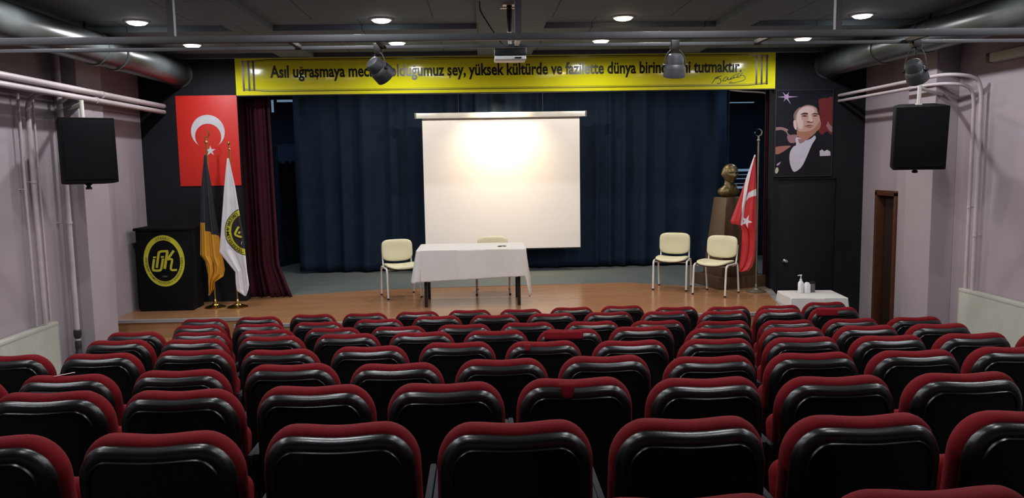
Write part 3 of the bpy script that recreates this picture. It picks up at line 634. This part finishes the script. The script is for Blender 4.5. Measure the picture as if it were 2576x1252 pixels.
def emblem_text(mb, cx, cz, R, text, a0, a1, size, y, inward=True, sx=1.0, mi=0):
    n = len(text)
    ad = [size*.36 if c_ == ' ' else letter(c_, size, size*.012)[2]+size*.06 for c_ in text]; cum = [sum(ad[:i])+ad[i]/2 for i in range(n)]
    for k, ch in enumerate(text):
        if ch == ' ': continue
        a = a0+(a1-a0)*(cum[k]-cum[0])/(cum[-1]-cum[0]); v, f, _ = letter(ch, size, size*.012); xs_ = [p_[0] for p_ in v]; mx = (min(xs_)+max(xs_))/2
        up = 1 if a1 < a0 else -1; rr = R if up > 0 else R+size*.72
        th = a-PI/2 if up > 0 else a+PI/2
        q = [(cx+sx*(rr*math.cos(a)+(p_[0]-mx)*math.cos(th)-p_[1]*math.sin(th)), cz+(rr*math.sin(a)+(p_[0]-mx)*math.sin(th)+p_[1]*math.cos(th))) for p_ in v]
        mb.add([(p_[0], y, p_[1]) for p_ in q], f, mi)
# lettering of the white flag, only the part of the ring that the cloth shows
mb = MB(); mb2 = MB(); ca = ec
RT = px2([(601, 525), (614, 599), (622, 683)], Y)
emblem_text(mb, ca[0], ca[1], ER*.78, 'ÜSKÜDAR AHMET KELEŞOĞLU A', math.radians(122), math.radians(262), .062, -.0, sx=.93)
def clipx(m_, lim):
    keep = MB(); 
    for f_ in m_.f:
        if all(m_.v[i][0] < lim(m_.v[i][2]) for i in f_): keep.add([m_.v[i] for i in f_], [tuple(range(len(f_)))])
    return keep
def lim(z):
    if z > RT[1][1]: t = (z-RT[1][1])/(RT[0][1]-RT[1][1]); return RT[1][0]+(RT[0][0]-RT[1][0])*t-.012
    t = (z-RT[2][1])/(RT[1][1]-RT[2][1]); return RT[2][0]+(RT[1][0]-RT[2][0])*t-.012
kp_ = clipx(mb, lim); kp_.v = [(x-OW[0], Y-.024-OW[1], z-OW[2]) for x, y_, z in kp_.v]; kp_.build('emblem_lettering', M['ink'], o, smooth=0)
mb = MB()
for n_, (st_, ww) in enumerate(LOGO):
    P = [((a-590)/100*.078, (595-b)/100*.078) for a, b in spline(st_, 4)]
    ang = math.radians(-22); P = [(ca[0]+.93*(a*math.cos(ang)-b*math.sin(ang)), ca[1]+.02+a*math.sin(ang)+b*math.cos(ang)) for a, b in P]
    for q in ribbon(P, ww/100*.078): mb.add([(a, -.0004*n_, b) for a, b in q], [(0, 1, 2, 3)])
mbd = MB(); v, f = glyphs('1984', .06, .0); mbd.add([(ca[0]-.10+a*.94+b*.3, 0, ca[1]-.16+b-a*.45) for a, b in v], f)
kp_ = clipx(mb, lim); kp_.v = [(x-OW[0], Y-.023+y_-OW[1], z-OW[2]) for x, y_, z in kp_.v]; kp_.build('emblem_monogram', M['emyellow'], o, smooth=0)
kp_ = clipx(mbd, lim); kp_.v = [(x-OW[0], Y-.023-OW[1], z-OW[2]) for x, y_, z in kp_.v]; kp_.build('emblem_year', M['flagwhite'], o, smooth=0)
# Turkish flag on the right
o = pole(3.82, 10.70, 2.08, 'red Turkish flag draped on a tall steel stand in front of the bust', True, .013, False)
c4 = lambda P: [(1740+a/2.505, 300+b/2.505) for a, b in P]; Y = 10.64; OT = (3.82, 10.70, ST)
d = Drape(c4([(396, 222), (372, 290), (345, 370), (300, 500), (248, 640), (250, 656), (308, 668), (322, 705), (318, 800), (303, 930), (303, 958)]), c4([(402, 222), (404, 300), (407, 450), (408, 600), (408, 700), (404, 820), (398, 885), (385, 925), (362, 955), (335, 962), (306, 961)]), Y, OT, .020, 2, 1.1, 170, 380)
wh = [px2(c4(P), Y) for P in ([(392, 225), (404, 222), (402, 238), (390, 240)], [(391, 240), (394, 244), (372, 330), (352, 420), (345, 470), (334, 560), (325, 665), (308, 668), (316, 540), (330, 440), (348, 350), (368, 290)],
     [(346, 490), (360, 462), (385, 446), (415, 436), (415, 480), (385, 484), (362, 494), (343, 518)])]
sc_ = c4([(346, 643)])[0]; wh.append([(lambda q: (q[0], q[2]))(atY(sc_[0]+(14 if k % 2 == 0 else 5)*math.cos(.1+k*PI/5), sc_[1]+(18 if k % 2 == 0 else 6)*math.sin(.1+k*PI/5), Y)) for k in range(10)])
d.build('flag_cloth', [M['redcloth'], M['whitecloth']], o, lambda x, z: 1 if any(inpoly(x, z, q) for q in wh) else 0)
# ------------------------------------------------------------------ lectern with emblem
le = empty('lectern', (-4.12, 10.42, ST), label='black box lectern with yellow oval school emblem at the left of the stage', cat='lectern')
MB().box(-.345, .335, -.17, .22, 0, 1.05).build('body', M['podium'], le, bevel=.004)
MB().box(-.37, .345, -.185, .235, 1.05, 1.085).build('top', M['podium'], le, bevel=.004)
q = atY(413, 656, 10.25); ex, ez = q[0]+4.12, q[2]-ST
def ell(a, b, n=56): return [(ex+a*math.cos(2*PI*k/n), ez+b*math.sin(2*PI*k/n)) for k in range(n)]
EA, EB = .262, .335
o_, i_ = ell(EA, EB), ell(EA*.78, EB*.80); mb = MB()
for k in range(56): mb.prism([o_[k], o_[(k+1) % 56], i_[(k+1) % 56], i_[k]], -.172, -.170)
mb.build('emblem_ring', M['emyellow'], le, smooth=0)
mb = MB(); sx_ = EA/EB
emblem_text(mb, ex, ez, EB*.84, 'İSTANBUL', math.radians(113), math.radians(67), .042, -.1728, sx=sx_)
mb.build('city_lettering', M['ink'], le, smooth=0); mb = MB()
emblem_text(mb, ex, ez, EB*.815, 'ÜSKÜDAR AHMET KELEŞOĞLU ANADOLU LİSESİ', math.radians(172), math.radians(368), .042, -.1728, sx=sx_)
mb.build('emblem_lettering', M['ink'], le, smooth=0)
mb = MB()
for n_, (st_, ww) in enumerate(LOGO):
    P = [(ex+(a-590)/6.2625/192, ez+(598-b)/6.2625/192) for a, b in spline(st_, 4)]
    for q in ribbon(P, ww/6.2625/192): mb.prism(q, -.172-.0004*n_, -.170)
mb.build('emblem_monogram', M['emyellow'], le, smooth=0)
v, f = glyphs('1984', .035, .0005); MB().add([(ex-.04+a, -.1715, ez-.215+b) for a, b in v], f).build('emblem_year', M['greypl'], le, smooth=0)
# ------------------------------------------------------------------ bust on pedestal
def head():
    NT, NP = 72, 60; R = []
    def g(x, c, s): return math.exp(-((x-c)/s)**2)
    for i in range(NP+1):
        ph = PI*i/NP; ring = []
        for j in range(NT):
            th = 2*PI*j/NT; x = math.sin(ph)*math.sin(th); y = -math.sin(ph)*math.cos(th); z = math.cos(ph)      # face towards -y
            fr = max(0, -y)
            X = x*.092; Yv = y*.104; Zv = z*.125
            if z < -.1: X *= 1-.28*min(1, (-z-.1)/.7); Yv *= 1-.10*min(1, (-z-.1)/.7)
            ax = abs(x)
            if fr > .15:
                dy = 0
                dy += .036*g(x, 0, .12)*g(z, -.12, .20)*(1 if z < .16 else .6)         # nose
                dy += .012*g(x, 0, .20)*g(z, -.24, .10)
                dy += .015*g(ax, .33, .24)*g(z, .21, .07)                              # brow
                dy -= .024*g(ax, .34, .15)*g(z, .06, .08)                              # eye socket
                dy += .012*g(ax, .36, .09)*g(z, .03, .045)                              # eyeball
                dy += .008*g(ax, .55, .18)*g(z, -.14, .16)                             # cheek bone
                dy += .010*g(x, 0, .22)*g(z, -.50, .05)+.010*g(x, 0, .20)*g(z, -.61, .05)-.007*g(x, 0, .26)*g(z, -.555, .025)   # lips
                dy += .018*g(x, 0, .26)*g(z, -.82, .13)                                # chin
                dy -= .006*g(x, 0, .3)*g(z, -.70, .05)
                dy += .006*g(z, .45, .25)
                Yv -= dy
            ear = g(y, .10, .22)*g(z, -.02, .24)*max(0, (ax-.7)/.3)**.5 if ax > .7 else 0; X += math.copysign(.013*ear, x)
            if z > .55-.25*max(0, -y-.3)*0 and not (fr > .55 and z < .72) or (y > -.05 and z > -.3): k = 1.07+.012*math.sin(th*13+z*9); X *= k; Yv *= k; Zv *= 1.02
            ring.append((X, Yv, Zv))
        R.append(ring)
    return MB().loft(R, False, False)
bp_ = empty('bust_pedestal', (3.66, 11.35, ST), math.radians(14), label='tapered brown wooden pedestal carrying the bronze bust', cat='pedestal')
MB().prismz([(-.40, -.34), (.40, -.34), (.40, .34), (-.40, .34)], 0, .17).build('plinth', M['pedwood'], bp_, bevel=.006)
def fr_(z, a, b): return [(-a, -b, z), (a, -b, z), (a, b, z), (-a, b, z)]
MB().loft([fr_(.17, .30, .27), fr_(1.30, .185, .17)]).build('column', M['pedwood'], bp_, bevel=.008)
for z in (.62, .80, 1.0): MB().lathe([(.008, 0), (.007, .004), (.001, .006)], (-.145+.02*z, -.165, z), 10, axis=(0, -1, 0)).build('screw_cap', M['brass'], bp_)
top = bp_.location
bu = empty('bust', (3.63, 11.35, ST+1.30), math.radians(12), label='bronze bust of a man with collar and lapels on the brown pedestal', cat='bust')
HZ = .335
h = head(); h.v = [(x*1.2, y*1.2-.02, z*1.17+HZ) for x, y, z in h.v]; h.build('head', M['bronze'], bu, smooth=180)
def er(a, b, cy, z, n=40, p_=2.0): return [(a*math.copysign(abs(math.cos(t))**(2/p_), math.cos(t)), cy+b*math.copysign(abs(math.sin(t))**(2/p_), math.sin(t)), z) for t in [2*PI*k/n for k in range(n)]]
MB().loft([er(.09, .08, .02, 0), er(.11, .09, .02, .02), er(.155, .105, .02, .05, p_=2.5), er(.162, .11, .02, .085, p_=2.5), er(.14, .10, .02, .12, p_=2.4), er(.10, .085, .015, .15), er(.072, .074, .005, .18), er(.068, .070, 0, .23), er(.066, .068, -.002, .31)]).build('shoulders', M['bronze'], bu, smooth=60)
for s in (-1, 1):
    MB().loft([[(s*.012, -.085, .075), (s*.05, -.088, .10), (s*.04, -.07, .11)], [(s*.06, -.075, .165), (s*.10, -.06, .17), (s*.085, -.045, .175)], [(s*.07, -.02, .215), (s*.085, -.0, .20), (s*.075, .0, .205)]]).build('lapel', M['bronze'], bu, bevel=.003)
MB().box(-.014, .014, -.098, -.07, .05, .17).build('tie', M['bronze'], bu, bevel=.004)
# ------------------------------------------------------------------ visitor chairs
def visitor_chair(front, back, label, rough_cream='cream'):
    # front, back: the pairs of foot points (x, y) on the stage, left and right as seen by the audience
    f = np.array(front); b = np.array(back); c = (f.mean(0)+b.mean(0))/2; d = f.mean(0)-b.mean(0); rz = math.atan2(d[1], d[0])+PI/2
    o = empty('visitor_chair', (c[0], c[1], ST), rz, label, 'chair', 'cream visitor chairs on the stage')
    wm = M['whitemetal']; hw_, hd = .235, .215
    for sx in (-1, 1):
        fx = sx*hw_
        pf = [(fx, -hd-.01, 0), (fx, -hd+.015, .36)]+bend((fx, -hd+.02, .40), (fx, -hd+.025, .452), (fx, -hd+.08, .455), 5)+[(fx, 0, .455)]
        MB().tube(pf, .0135, 10).build('leg', wm, o)
        pb = [(fx, hd+.02, 0), (fx, hd-.03, .40)]+bend((fx, hd-.04, .43), (fx, hd-.045, .455), (fx, hd-.09, .455), 4)+[(fx, 0, .455)]
        MB().tube(pb, .0135, 10).build('leg', wm, o)
        MB().lathe([(.016, 0), (.016, .02), (.0135, .022)], (fx, -hd-.01, 0), 10).lathe([(.016, 0), (.016, .02), (.0135, .022)], (fx, hd+.02, 0), 10).build('foot_cap', M['blackmetal'], o)
        MB().tube([(sx*.20, hd-.12, .42), (sx*.205, hd-.03, .43), (sx*.205, hd-.0, .50), (sx*.205, hd+.035, .72)], .012, 10).build('back_upright', wm, o)
    MB().tube([(-hw_, -.12, .43), (hw_, -.12, .43)], .010, 8).tube([(-hw_, .12, .43), (hw_, .12, .43)], .010, 8).build('crossbar', wm, o)
    # seat
    def seat_ring(ins, z, n=48):
        P = []
        for k in range(n):
            t = 2*PI*k/n; a = (.225-ins)*math.copysign(abs(math.cos(t))**.5, math.cos(t)); e = (.205-ins)*math.copysign(abs(math.sin(t))**.5, math.sin(t))
            P.append((a, e-.02, z+.03*(a/.225)**2-.015-(.012*max(0, -e/.2)**3)))
        return P
    MB().loft([seat_ring(.02, .462), seat_ring(.003, .468), seat_ring(0, .48), seat_ring(.006, .493), seat_ring(.03, .50), seat_ring(.09, .503)]).build('seat', M['cream'], o, smooth=60)
    MB().loft([seat_ring(.05, .440), seat_ring(.004, .452), seat_ring(.002, .464)]).build('seat_shell', M['blackpl'], o, smooth=60)
    def back_ring(ins, y, n=56, w=.222):
        P = []
        for k in range(n):
            t = 2*PI*k/n; ct, s_ = math.cos(t), math.sin(t)
            x = (w-ins)*math.copysign(abs(ct)**.42, ct); zz = (.155-ins)*math.copysign(abs(s_)**.42, s_)
            x *= 1+.0*zz; z = .695+zz-(.022*(1-(x/w)**2) if zz < 0 else -.006*(1-(x/w)**2))
            P.append((x, y-.10*(x)**2*4*.5+.10*(z-.5), z))
        return P
    yb = hd-.01
    MB().loft([back_ring(.015, yb-.0), back_ring(.0, yb-.010), back_ring(0, yb-.024), back_ring(.008, yb-.035), back_ring(.03, yb-.042), back_ring(.08, yb-.044)]).build('backrest', M['cream'], o, smooth=60)
    MB().loft([back_ring(.04, yb+.024), back_ring(.008, yb+.016), back_ring(.004, yb+.001)]).build('back_shell', M['blackpl'], o, smooth=60)
    o.scale = (1, 1, .925)
    return o
visitor_chair([(-1.30, 10.75), (-.89, 10.91)], [(-1.447, 11.07), (-.975, 11.28)], 'cream chair with white legs left of the white-clothed table')
visitor_chair([(-.108, 10.93), (.402, 10.93)], [(-.09, 11.37), (.40, 11.37)], 'cream chair directly behind the white-clothed table, only top edge showing')
visitor_chair([(2.434, 11.076), (2.899, 10.868)], [(2.62, 11.45), (3.04, 11.24)], 'cream chair with white legs standing left of the chair before the bust')
visitor_chair([(2.897, 10.627), (3.278, 10.30)], [(3.155, 10.95), (3.564, 10.60)], 'cream chair with white legs in front of the bust pedestal')
# ------------------------------------------------------------------ stage table and cloth
tb_ = empty('stage_table', (-.14, 10.42, ST), label='black-legged long table under a white cloth on the stage', cat='table')
MB().box(-.69, .69, -.39, .39, .715, .742).build('tabletop', M['pedwood'], tb_, bevel=.003)
for x in (-.60, .61):
    for y in (-.32, .28): MB().box(x-.02, x+.02, y-.02, y+.02, 0, .715).build('leg', M['blackmetal'], tb_, bevel=.003)
MB().box(-.58, .59, -.31, -.29, .66, .715).box(-.58, .59, .26, .28, .66, .715).build('apron', M['blackmetal'], tb_)
def cloth(name, cx, cy, z, hx, hy, dropf, seed, corner, scallop=.006, amp=.012, label='', skip_back=False):
    # top rectangle, skirt hanging from all four edges with soft folds; corners hang lower
    rnd = random.Random(seed); per = []; n = 60
    C_ = [(-hx, -hy), (hx, -hy), (hx, hy), (-hx, hy)]; mb = MB(); r = .012
    for k in range(4):
        a, b = np.array(C_[k]), np.array(C_[(k+1) % 4]); m_ = int(np.linalg.norm(b-a)/.012)
        nrm = np.array([(b-a)[1], -(b-a)[0]])/np.linalg.norm(b-a)
        for i in range(m_): per.append((a+(b-a)*i/m_, nrm, k, i/m_))
        for i in range(8):                                            # rounded corner fan
            n2 = np.array([(C_[(k+2) % 4][1]-b[1]), -(C_[(k+2) % 4][0]-b[0])]); n2 = n2/np.linalg.norm(n2); t = (i+1)/9
            nn = nrm*(1-t)+n2*t; nn /= np.linalg.norm(nn); per.append((b, nn, k, 1+t))
    rings = []; N = len(per); ns = 26
    for s in range(ns+1):
        t = s/ns; ring = []
        for i, (p_, nn, k, u) in enumerate(per):
            D = dropf(k, u); cr = corner(k, u)
            fold = amp*t*(math.sin(i*.11+seed)+.6*math.sin(i*.047+seed*2.1)+.3*math.sin(i*.31))
            out = r+.01*t+max(0, fold)+cr*t
            dz = D*t+(scallop*(abs(math.sin(i*.35))) if t == 1 else 0)
            ring.append((p_[0]+nn[0]*out-0, p_[1]+nn[1]*out, -dz-.002*(1 if s else 0)))
        rings.append(ring)
    top_ = [[(p_[0]*q, p_[1]*q, .004) for p_, _, _, _ in per] for q in (.02, .5, .985)]
    mb.loft(top_+[[(p_[0]+nn[0]*r*.7, p_[1]+nn[1]*r*.7, .001) for p_, nn, _, _ in per]]+rings, True, False)
    o = mb.build(name, M['white'], smooth=70, solid=.002, loc=(cx, cy, z)); return tag(o, label, 'tablecloth')
def dropf(k, u):
    if k == 0: return (.40-.055*min(u, 1)) if u <= 1 else .345+.27*(u-1)*2 if u < 1.5 else .345+.27
    if k == 1: return .34+.26*math.exp(-u*7) if u <= 1 else .34
    if k == 2: return .34
    return (.34+.03*u) if u <= 1 else .38+.03*math.sin((u-1)*PI)
def corner(k, u):
    if k == 0 and u > 1: return .05*math.sin((u-1)*PI)
    if k == 3 and u > .7: return .06*min(1, (u-.7)/.3)
    if k == 0 and u < .03: return .05*(1-u/.03)
    if k == 1 and u < .25: return .05
    if k == 3 and u <= .7: return .03
    return .02
cloth('tablecloth', -.14, 10.43, ST+.744, .695, .405, dropf, 2, corner, label='white scalloped cloth draped over the long stage table')
g = empty('spectacles', (.265, 10.28, ST+.751), math.radians(20), label='small dark folded spectacles lying on the white stage table', cat='glasses')
mb = MB()
for s in (-1, 1): mb.tube([(s*.032+.026*math.cos(t), .018*math.sin(t), .004) for t in [2*PI*k/16 for k in range(17)]], .003, 6)
mb.build('rims', M['blackmetal'], g); MB().tube([(-.058, 0, .004), (-.05, .05, .004), (.03, .055, .004)], .0025, 6).tube([(.058, 0, .004), (.05, .045, .007), (-.03, .05, .007)], .0025, 6).build('temples', M['blackmetal'], g)
# side table on the hall floor
P0, P1, P2, P3 = (3.73, 9.40), (4.46, 9.33), (4.62, 9.96), (3.90, 10.06)
sc2 = np.mean([P0, P1, P2, P3], 0); ang = math.atan2(P1[1]-P0[1], P1[0]-P0[0])
stb = empty('side_table', (sc2[0], sc2[1], 0), ang, label='small table under a white cloth below the black door', cat='table')
MB().box(-.33, .33, -.28, .28, .715, .738).build('tabletop', M['whitemetal'], stb, bevel=.003)
for x in (-.31, .31):
    for y in (-.26, .26): MB().box(x-.016, x+.016, y-.016, y+.016, 0, .715).build('leg', M['whitemetal'], stb)
o = cloth('tablecloth', sc2[0], sc2[1], .742, .335, .29, lambda k, u: .42, 5, lambda k, u: .02+(.03 if u > 1 else 0), amp=.02, label='white cloth draped over the small table below the black door')
o.rotation_euler[2] = ang
q = atZ(2014, 736, .75); bt = empty('sanitizer_bottle', (q[0], q[1], .748), .4, label='white pump sanitizer bottle on the small white table', cat='bottle')
MB().loft([er(.032, .022, 0, 0, 32, 3), er(.036, .026, 0, .01, 32, 3), er(.036, .026, 0, .13, 32, 3), er(.02, .018, 0, .155, 32), er(.013, .013, 0, .16, 32)]).build('bottle_body', M['plwhite'], bt, smooth=50)
MB().lathe([(.016, .158), (.016, .18), (.006, .182), (.006, .22), (.012, .222), (.012, .236), (.004, .238)], n=16).box(-.05, .0, -.006, .006, .224, .235).build('pump', M['plwhite'], bt)
b2 = empty('sanitizer_refill', (q[0]+.085, q[1]+.01, .748), .2, label='white plastic canister between the pump bottle and the dark-lidded pot', cat='bottle')
MB().loft([er(.04, .03, 0, 0, 32, 4), er(.042, .032, 0, .01, 32, 4), er(.042, .032, 0, .105, 32, 4), er(.025, .02, .0, .13, 32), er(.018, .016, 0, .135, 32)]).build('bottle_body', M['plwhite'], b2, smooth=50)
b3 = empty('tissue_pot', (q[0]+.17, q[1]+.05, .748), label='small grey pot with dark tilted lid on the small white table', cat='pot')
MB().lathe([(.034, 0), (.036, .005), (.036, .11), (.033, .112)], n=24).build('pot_body', M['greypl'], b3)
MB().lathe([(.037, 0), (.037, .02), (.02, .026), (.001, .027)], n=24).xf(Matrix.Translation((0, 0, .113))@Matrix.Rotation(math.radians(-12), 4, 'Y')).build('lid', M['blackmetal'], b3)
# ------------------------------------------------------------------ auditorium seats
def oring(w, z0, z1, rt, rb, ins, y, bow=.45, n=9, bump=.0):
    P = []; w = w-ins; z0 += ins; z1 -= ins; rt = max(.01, rt-ins*.7); rb = max(.006, rb-ins*.7)
    def cor(cx, cz, r, a0, q=1):
        return [(cx+r*math.cos(a0+PI/2*k/n), cz+r*q*math.sin(a0+PI/2*k/n)) for k in range(n+1)]
    base = cor(w-rb, z0+rb, rb, -PI/2)+[(w, z0+(z1-z0)*k/5) for k in (2, 3)]+cor(w-rt, z1-rt*1.3, rt, 0, 1.3)+[((w-rt)*(1-2*k/8), z1) for k in range(1, 8)]+cor(-w+rt, z1-rt*1.3, rt, PI/2, 1.3)+[(-w, z0+(z1-z0)*k/5) for k in (3, 2)]+cor(-w+rb, z0+rb, rb, PI)+[((-w+rb)*(1-2*k/8), z0) for k in range(1, 8)]
    for x, z in base:
        tp = 1-.02*max(0, (z-.45)/.48)**1.5
        zz = z+bump*math.exp(-((abs(x)-.12)/.06)**2)*max(0, (z-.8)/.13)-.002*(1-min(1, abs(x)/.1))*max(0, (z-.8)/.13)
        P.append((x*tp, y+bow*x*x-.13*(z-.45), zz))
    return P
H = SEATH
cush = MB().loft([oring(.251, .32, H-.003, .108, .05, i, y, bump=.004) for i, y in ((.030, .000), (.017, .005), (.008, .015), (.002, .030), (0, .045), (.002, .066), (.010, .084), (.026, .097), (.05, .103), (.10, .105))])
shell = MB().loft([oring(.241, .31, H-.024, .096, .05, i, y, bump=.004) for i, y in ((.004, .016), (0, .004), (.001, -.004), (.0035, -.012), (.008, -.019), (.014, -.025), (.021, -.029), (.030, -.031), (.038, -.0315), (.041, -.038), (.0445, -.038), (.048, -.0315), (.08, -.033), (.15, -.033))])
def sring(hx, y0, y1, z, ins, n=6):
    hx -= ins; y0 += ins; y1 -= ins; r = .05; out = []
    for cx, cy, a0 in ((hx-r, y0+r, -PI/2), (hx-r, y1-r, 0), (-hx+r, y1-r, PI/2), (-hx+r, y0+r, PI)):
        out += [(cx+r*math.cos(a0+PI/2*k/n), cy+r*math.sin(a0+PI/2*k/n), z) for k in range(n+1)]
    return out
tilt = Matrix.Translation((0, .20, .36))@Matrix.Rotation(math.radians(80), 4, 'X')@Matrix.Translation((0, 0, 0))
seatc = MB().loft([sring(.208, 0, .34, z, i) for i, z in ((.02, .0), (0, .015), (0, .05), (.015, .07), (.05, .08))]).xf(tilt)
seats_ = MB().loft([sring(.206, .0, .335, z, i) for i, z in ((.05, -.03), (.01, -.02), (0, -.002))]).xf(tilt)
arm = MB().box(-.012, .012, .02, .40, .60, .635)
leg_ = MB().box(-.009, .009, .08, .34, .03, .60).box(-.012, .012, .04, .40, 0, .03)
def seat_proto():
    r = empty('auditorium_seat')
    cush.build('back_cushion', M['red'], r, smooth=50); s = shell.build('back_shell', M['blackpl'], r, smooth=28); s['label'] = 'black plastic rear shell'
    seatc.build('seat_cushion', M['red'], r, smooth=50); seats_.build('seat_shell', M['blackpl'], r, smooth=50)
    a = arm.build('armrest', M['armgrey'], r, bevel=.008); a.location = (.261, 0, 0)
    l = leg_.build('side_panel', M['steel'], r, bevel=.004); l.location = (.261, 0, 0)
    return r
proto = seat_proto()
def dup(o, parent=None):
    c = o.copy(); COL.objects.link(c); c.parent = parent
    for ch in o.children: dup(ch, c)
    return c
SEATS = {
 0: [(1640, 0), (2310, 0)],
 1: [(-45, 1095), (398, 1085), (848, 1062), (1298, 1057), (1726, 1048), (2165, 1040), (2610, 1028)],
 2: [(127, 983), (455, 978), (788, 967), (1116, 960), (1446, 948), (1774, 947), (2100, 943), (2433, 934)],
 3: [(-112, 950), (168, 940), (450, 928), (724, 913), (996, 911), (1260, 900), (1520, 892), (1782, 893), (2042, 884), (2298, 878), (2562, 868)],
 4: [(15, 891), (250, 886), (487, 877), (706, 876), (933, 868), (1152, 858), (1370, 855), (1592, 853), (1804, 849), (2016, 845), (2230, 841), (2446, 835), (2665, 830)],
 5: [(287, 853), (487, 850), (678, 843), (869, 837), (1064, 832), (1252, 828), (1440, 825), (1623, 818), (1814, 822), (1997, 822), (2182, 817), (2364, 816)],
 6: [(327, 833), (500, 832), (667, 827), (836, 822), (1004, 818), (1172, 813), (1332, 808), (1496, 805), (1665, 803), (1822, 804), (1985, 804), (2144, 803), (2312, 800)],
 7: [(500, 820), (650, 813), (798, 807), (946, 800), (1094, 792), (1239, 789), (1386, 785), (1528, 782), (1672, 780), (1821, 779), (1965, 775), (2108, 770)],
 8: [(510, 797), (649, 790), (784, 784), (916, 781), (1049, 777), (1182, 773), (1310, 771), (1440, 766), (1568, 762), (1702, 765), (1831, 764), (1958, 763), (2080, 753)]}
ROWN = {8: 'front row at the stage', 7: 'second row from stage', 6: 'third row', 5: 'fourth row', 4: 'fifth row', 3: 'sixth row from stage', 2: 'seventh row from stage',
        1: 'nearest full row', 0: 'cut-off row at the photo bottom'}
ORD = ['first', 'second', 'third', 'fourth', 'fifth', 'sixth', 'seventh', 'eighth', 'ninth', 'tenth', 'eleventh', 'twelfth', 'thirteenth']
SPECIAL = {(2, 4): 'red notch on its back', (5, 6): 'loose cover on rim', (4, 6): 'small red tag on its rim', (7, 11): 'loose red cover at left', (2, 0): '', (3, 1): 'paper strip on top',
           (7, 0): 'half hidden'}
seatobj = {}
first = True
for j in range(8, -1, -1):
    if j: fit = np.polyfit(range(len(SEATS[j])), [atZ(a, b+2, TOPZ[j])[0] for a, b in SEATS[j]], 1)
    for i, (px, py) in enumerate(SEATS[j]):
        if j == 0: X, Yy = (.43, .985)[i], ROWY[0]
        else:
            q = atZ(px, py+2, TOPZ[j]); X, Yy = .12*q[0]+.88*(fit[0]*i+fit[1]), q[1]; Yy = min(max(Yy, ROWY[j]-.13), ROWY[j]+.13)
        c = proto if first else dup(proto)
        first = False
        c.location = (X, Yy-.0, ROWFLOOR[j]+(TOPZ[j]-SEATH-ROWFLOOR[j])); seatobj[(j, i)] = c
        if j == 8: c.location[2] = .0
        if i == 0:
            for nm in ('armrest', 'side_panel'):
                s_ = [k for k in c.children if k.name.startswith(nm)][0]; e = s_.copy(); COL.objects.link(e); e.parent = c; e.location = (-.261, 0, 0)
        n = len(SEATS[j]); pos = ('leftmost' if i == 0 else 'rightmost' if i == n-1 else ORD[i]+' from left'); sp_ = SPECIAL.get((j, i), '')
        tag(c, f'red seat, {pos} in the {ROWN[j]}' + (', '+sp_ if sp_ else ''), 'seat', 'auditorium seats')
def flap(key, x0, x1, depth, shape='rect'):
    c = seatobj[key]; mb = MB(); N = 16; rings = []
    for k in range(7):
        t = k/6; R_ = []
        for i in range(N+1):
            u = i/N; x = x0+(x1-x0)*u
            if shape == 'tri': x = (x0+x1)/2+(x-(x0+x1)/2)*(1-.55*t)
            z = H-.004-.012*t*0-depth*t; y = (.001 if t == 0 else -.004-.026*min(1, t*1.25))+.45*x*x-.13*(z-.45)-.004
            R_.append((x, y, z))
        rings.append(R_)
    o = MB().loft(rings, False, False, closed=False).build('loose_cover_flap', M['red'], c, smooth=60, solid=.004); o['label'] = 'loose red cloth flap'
flap((2, 4), -.075, -.005, .062, 'tri'); flap((5, 6), -.19, .09, .055); flap((4, 6), -.13, -.085, .04, 'tri'); flap((7, 11), -.21, -.01, .065)
c = seatobj[(3, 1)]; q = Vector(c.location)
MB().loft([[(-.045, -.030, .932), (.03, .022, .936)], [(-.037, -.036, .932), (.038, .016, .936)]], False, False, closed=False).build('paper_strip', M['rose'], loc=tuple(q), solid=.001)
tag(bpy.data.objects['paper_strip'], 'short pale pink paper strip lying on top of a red seat at left', 'paper')
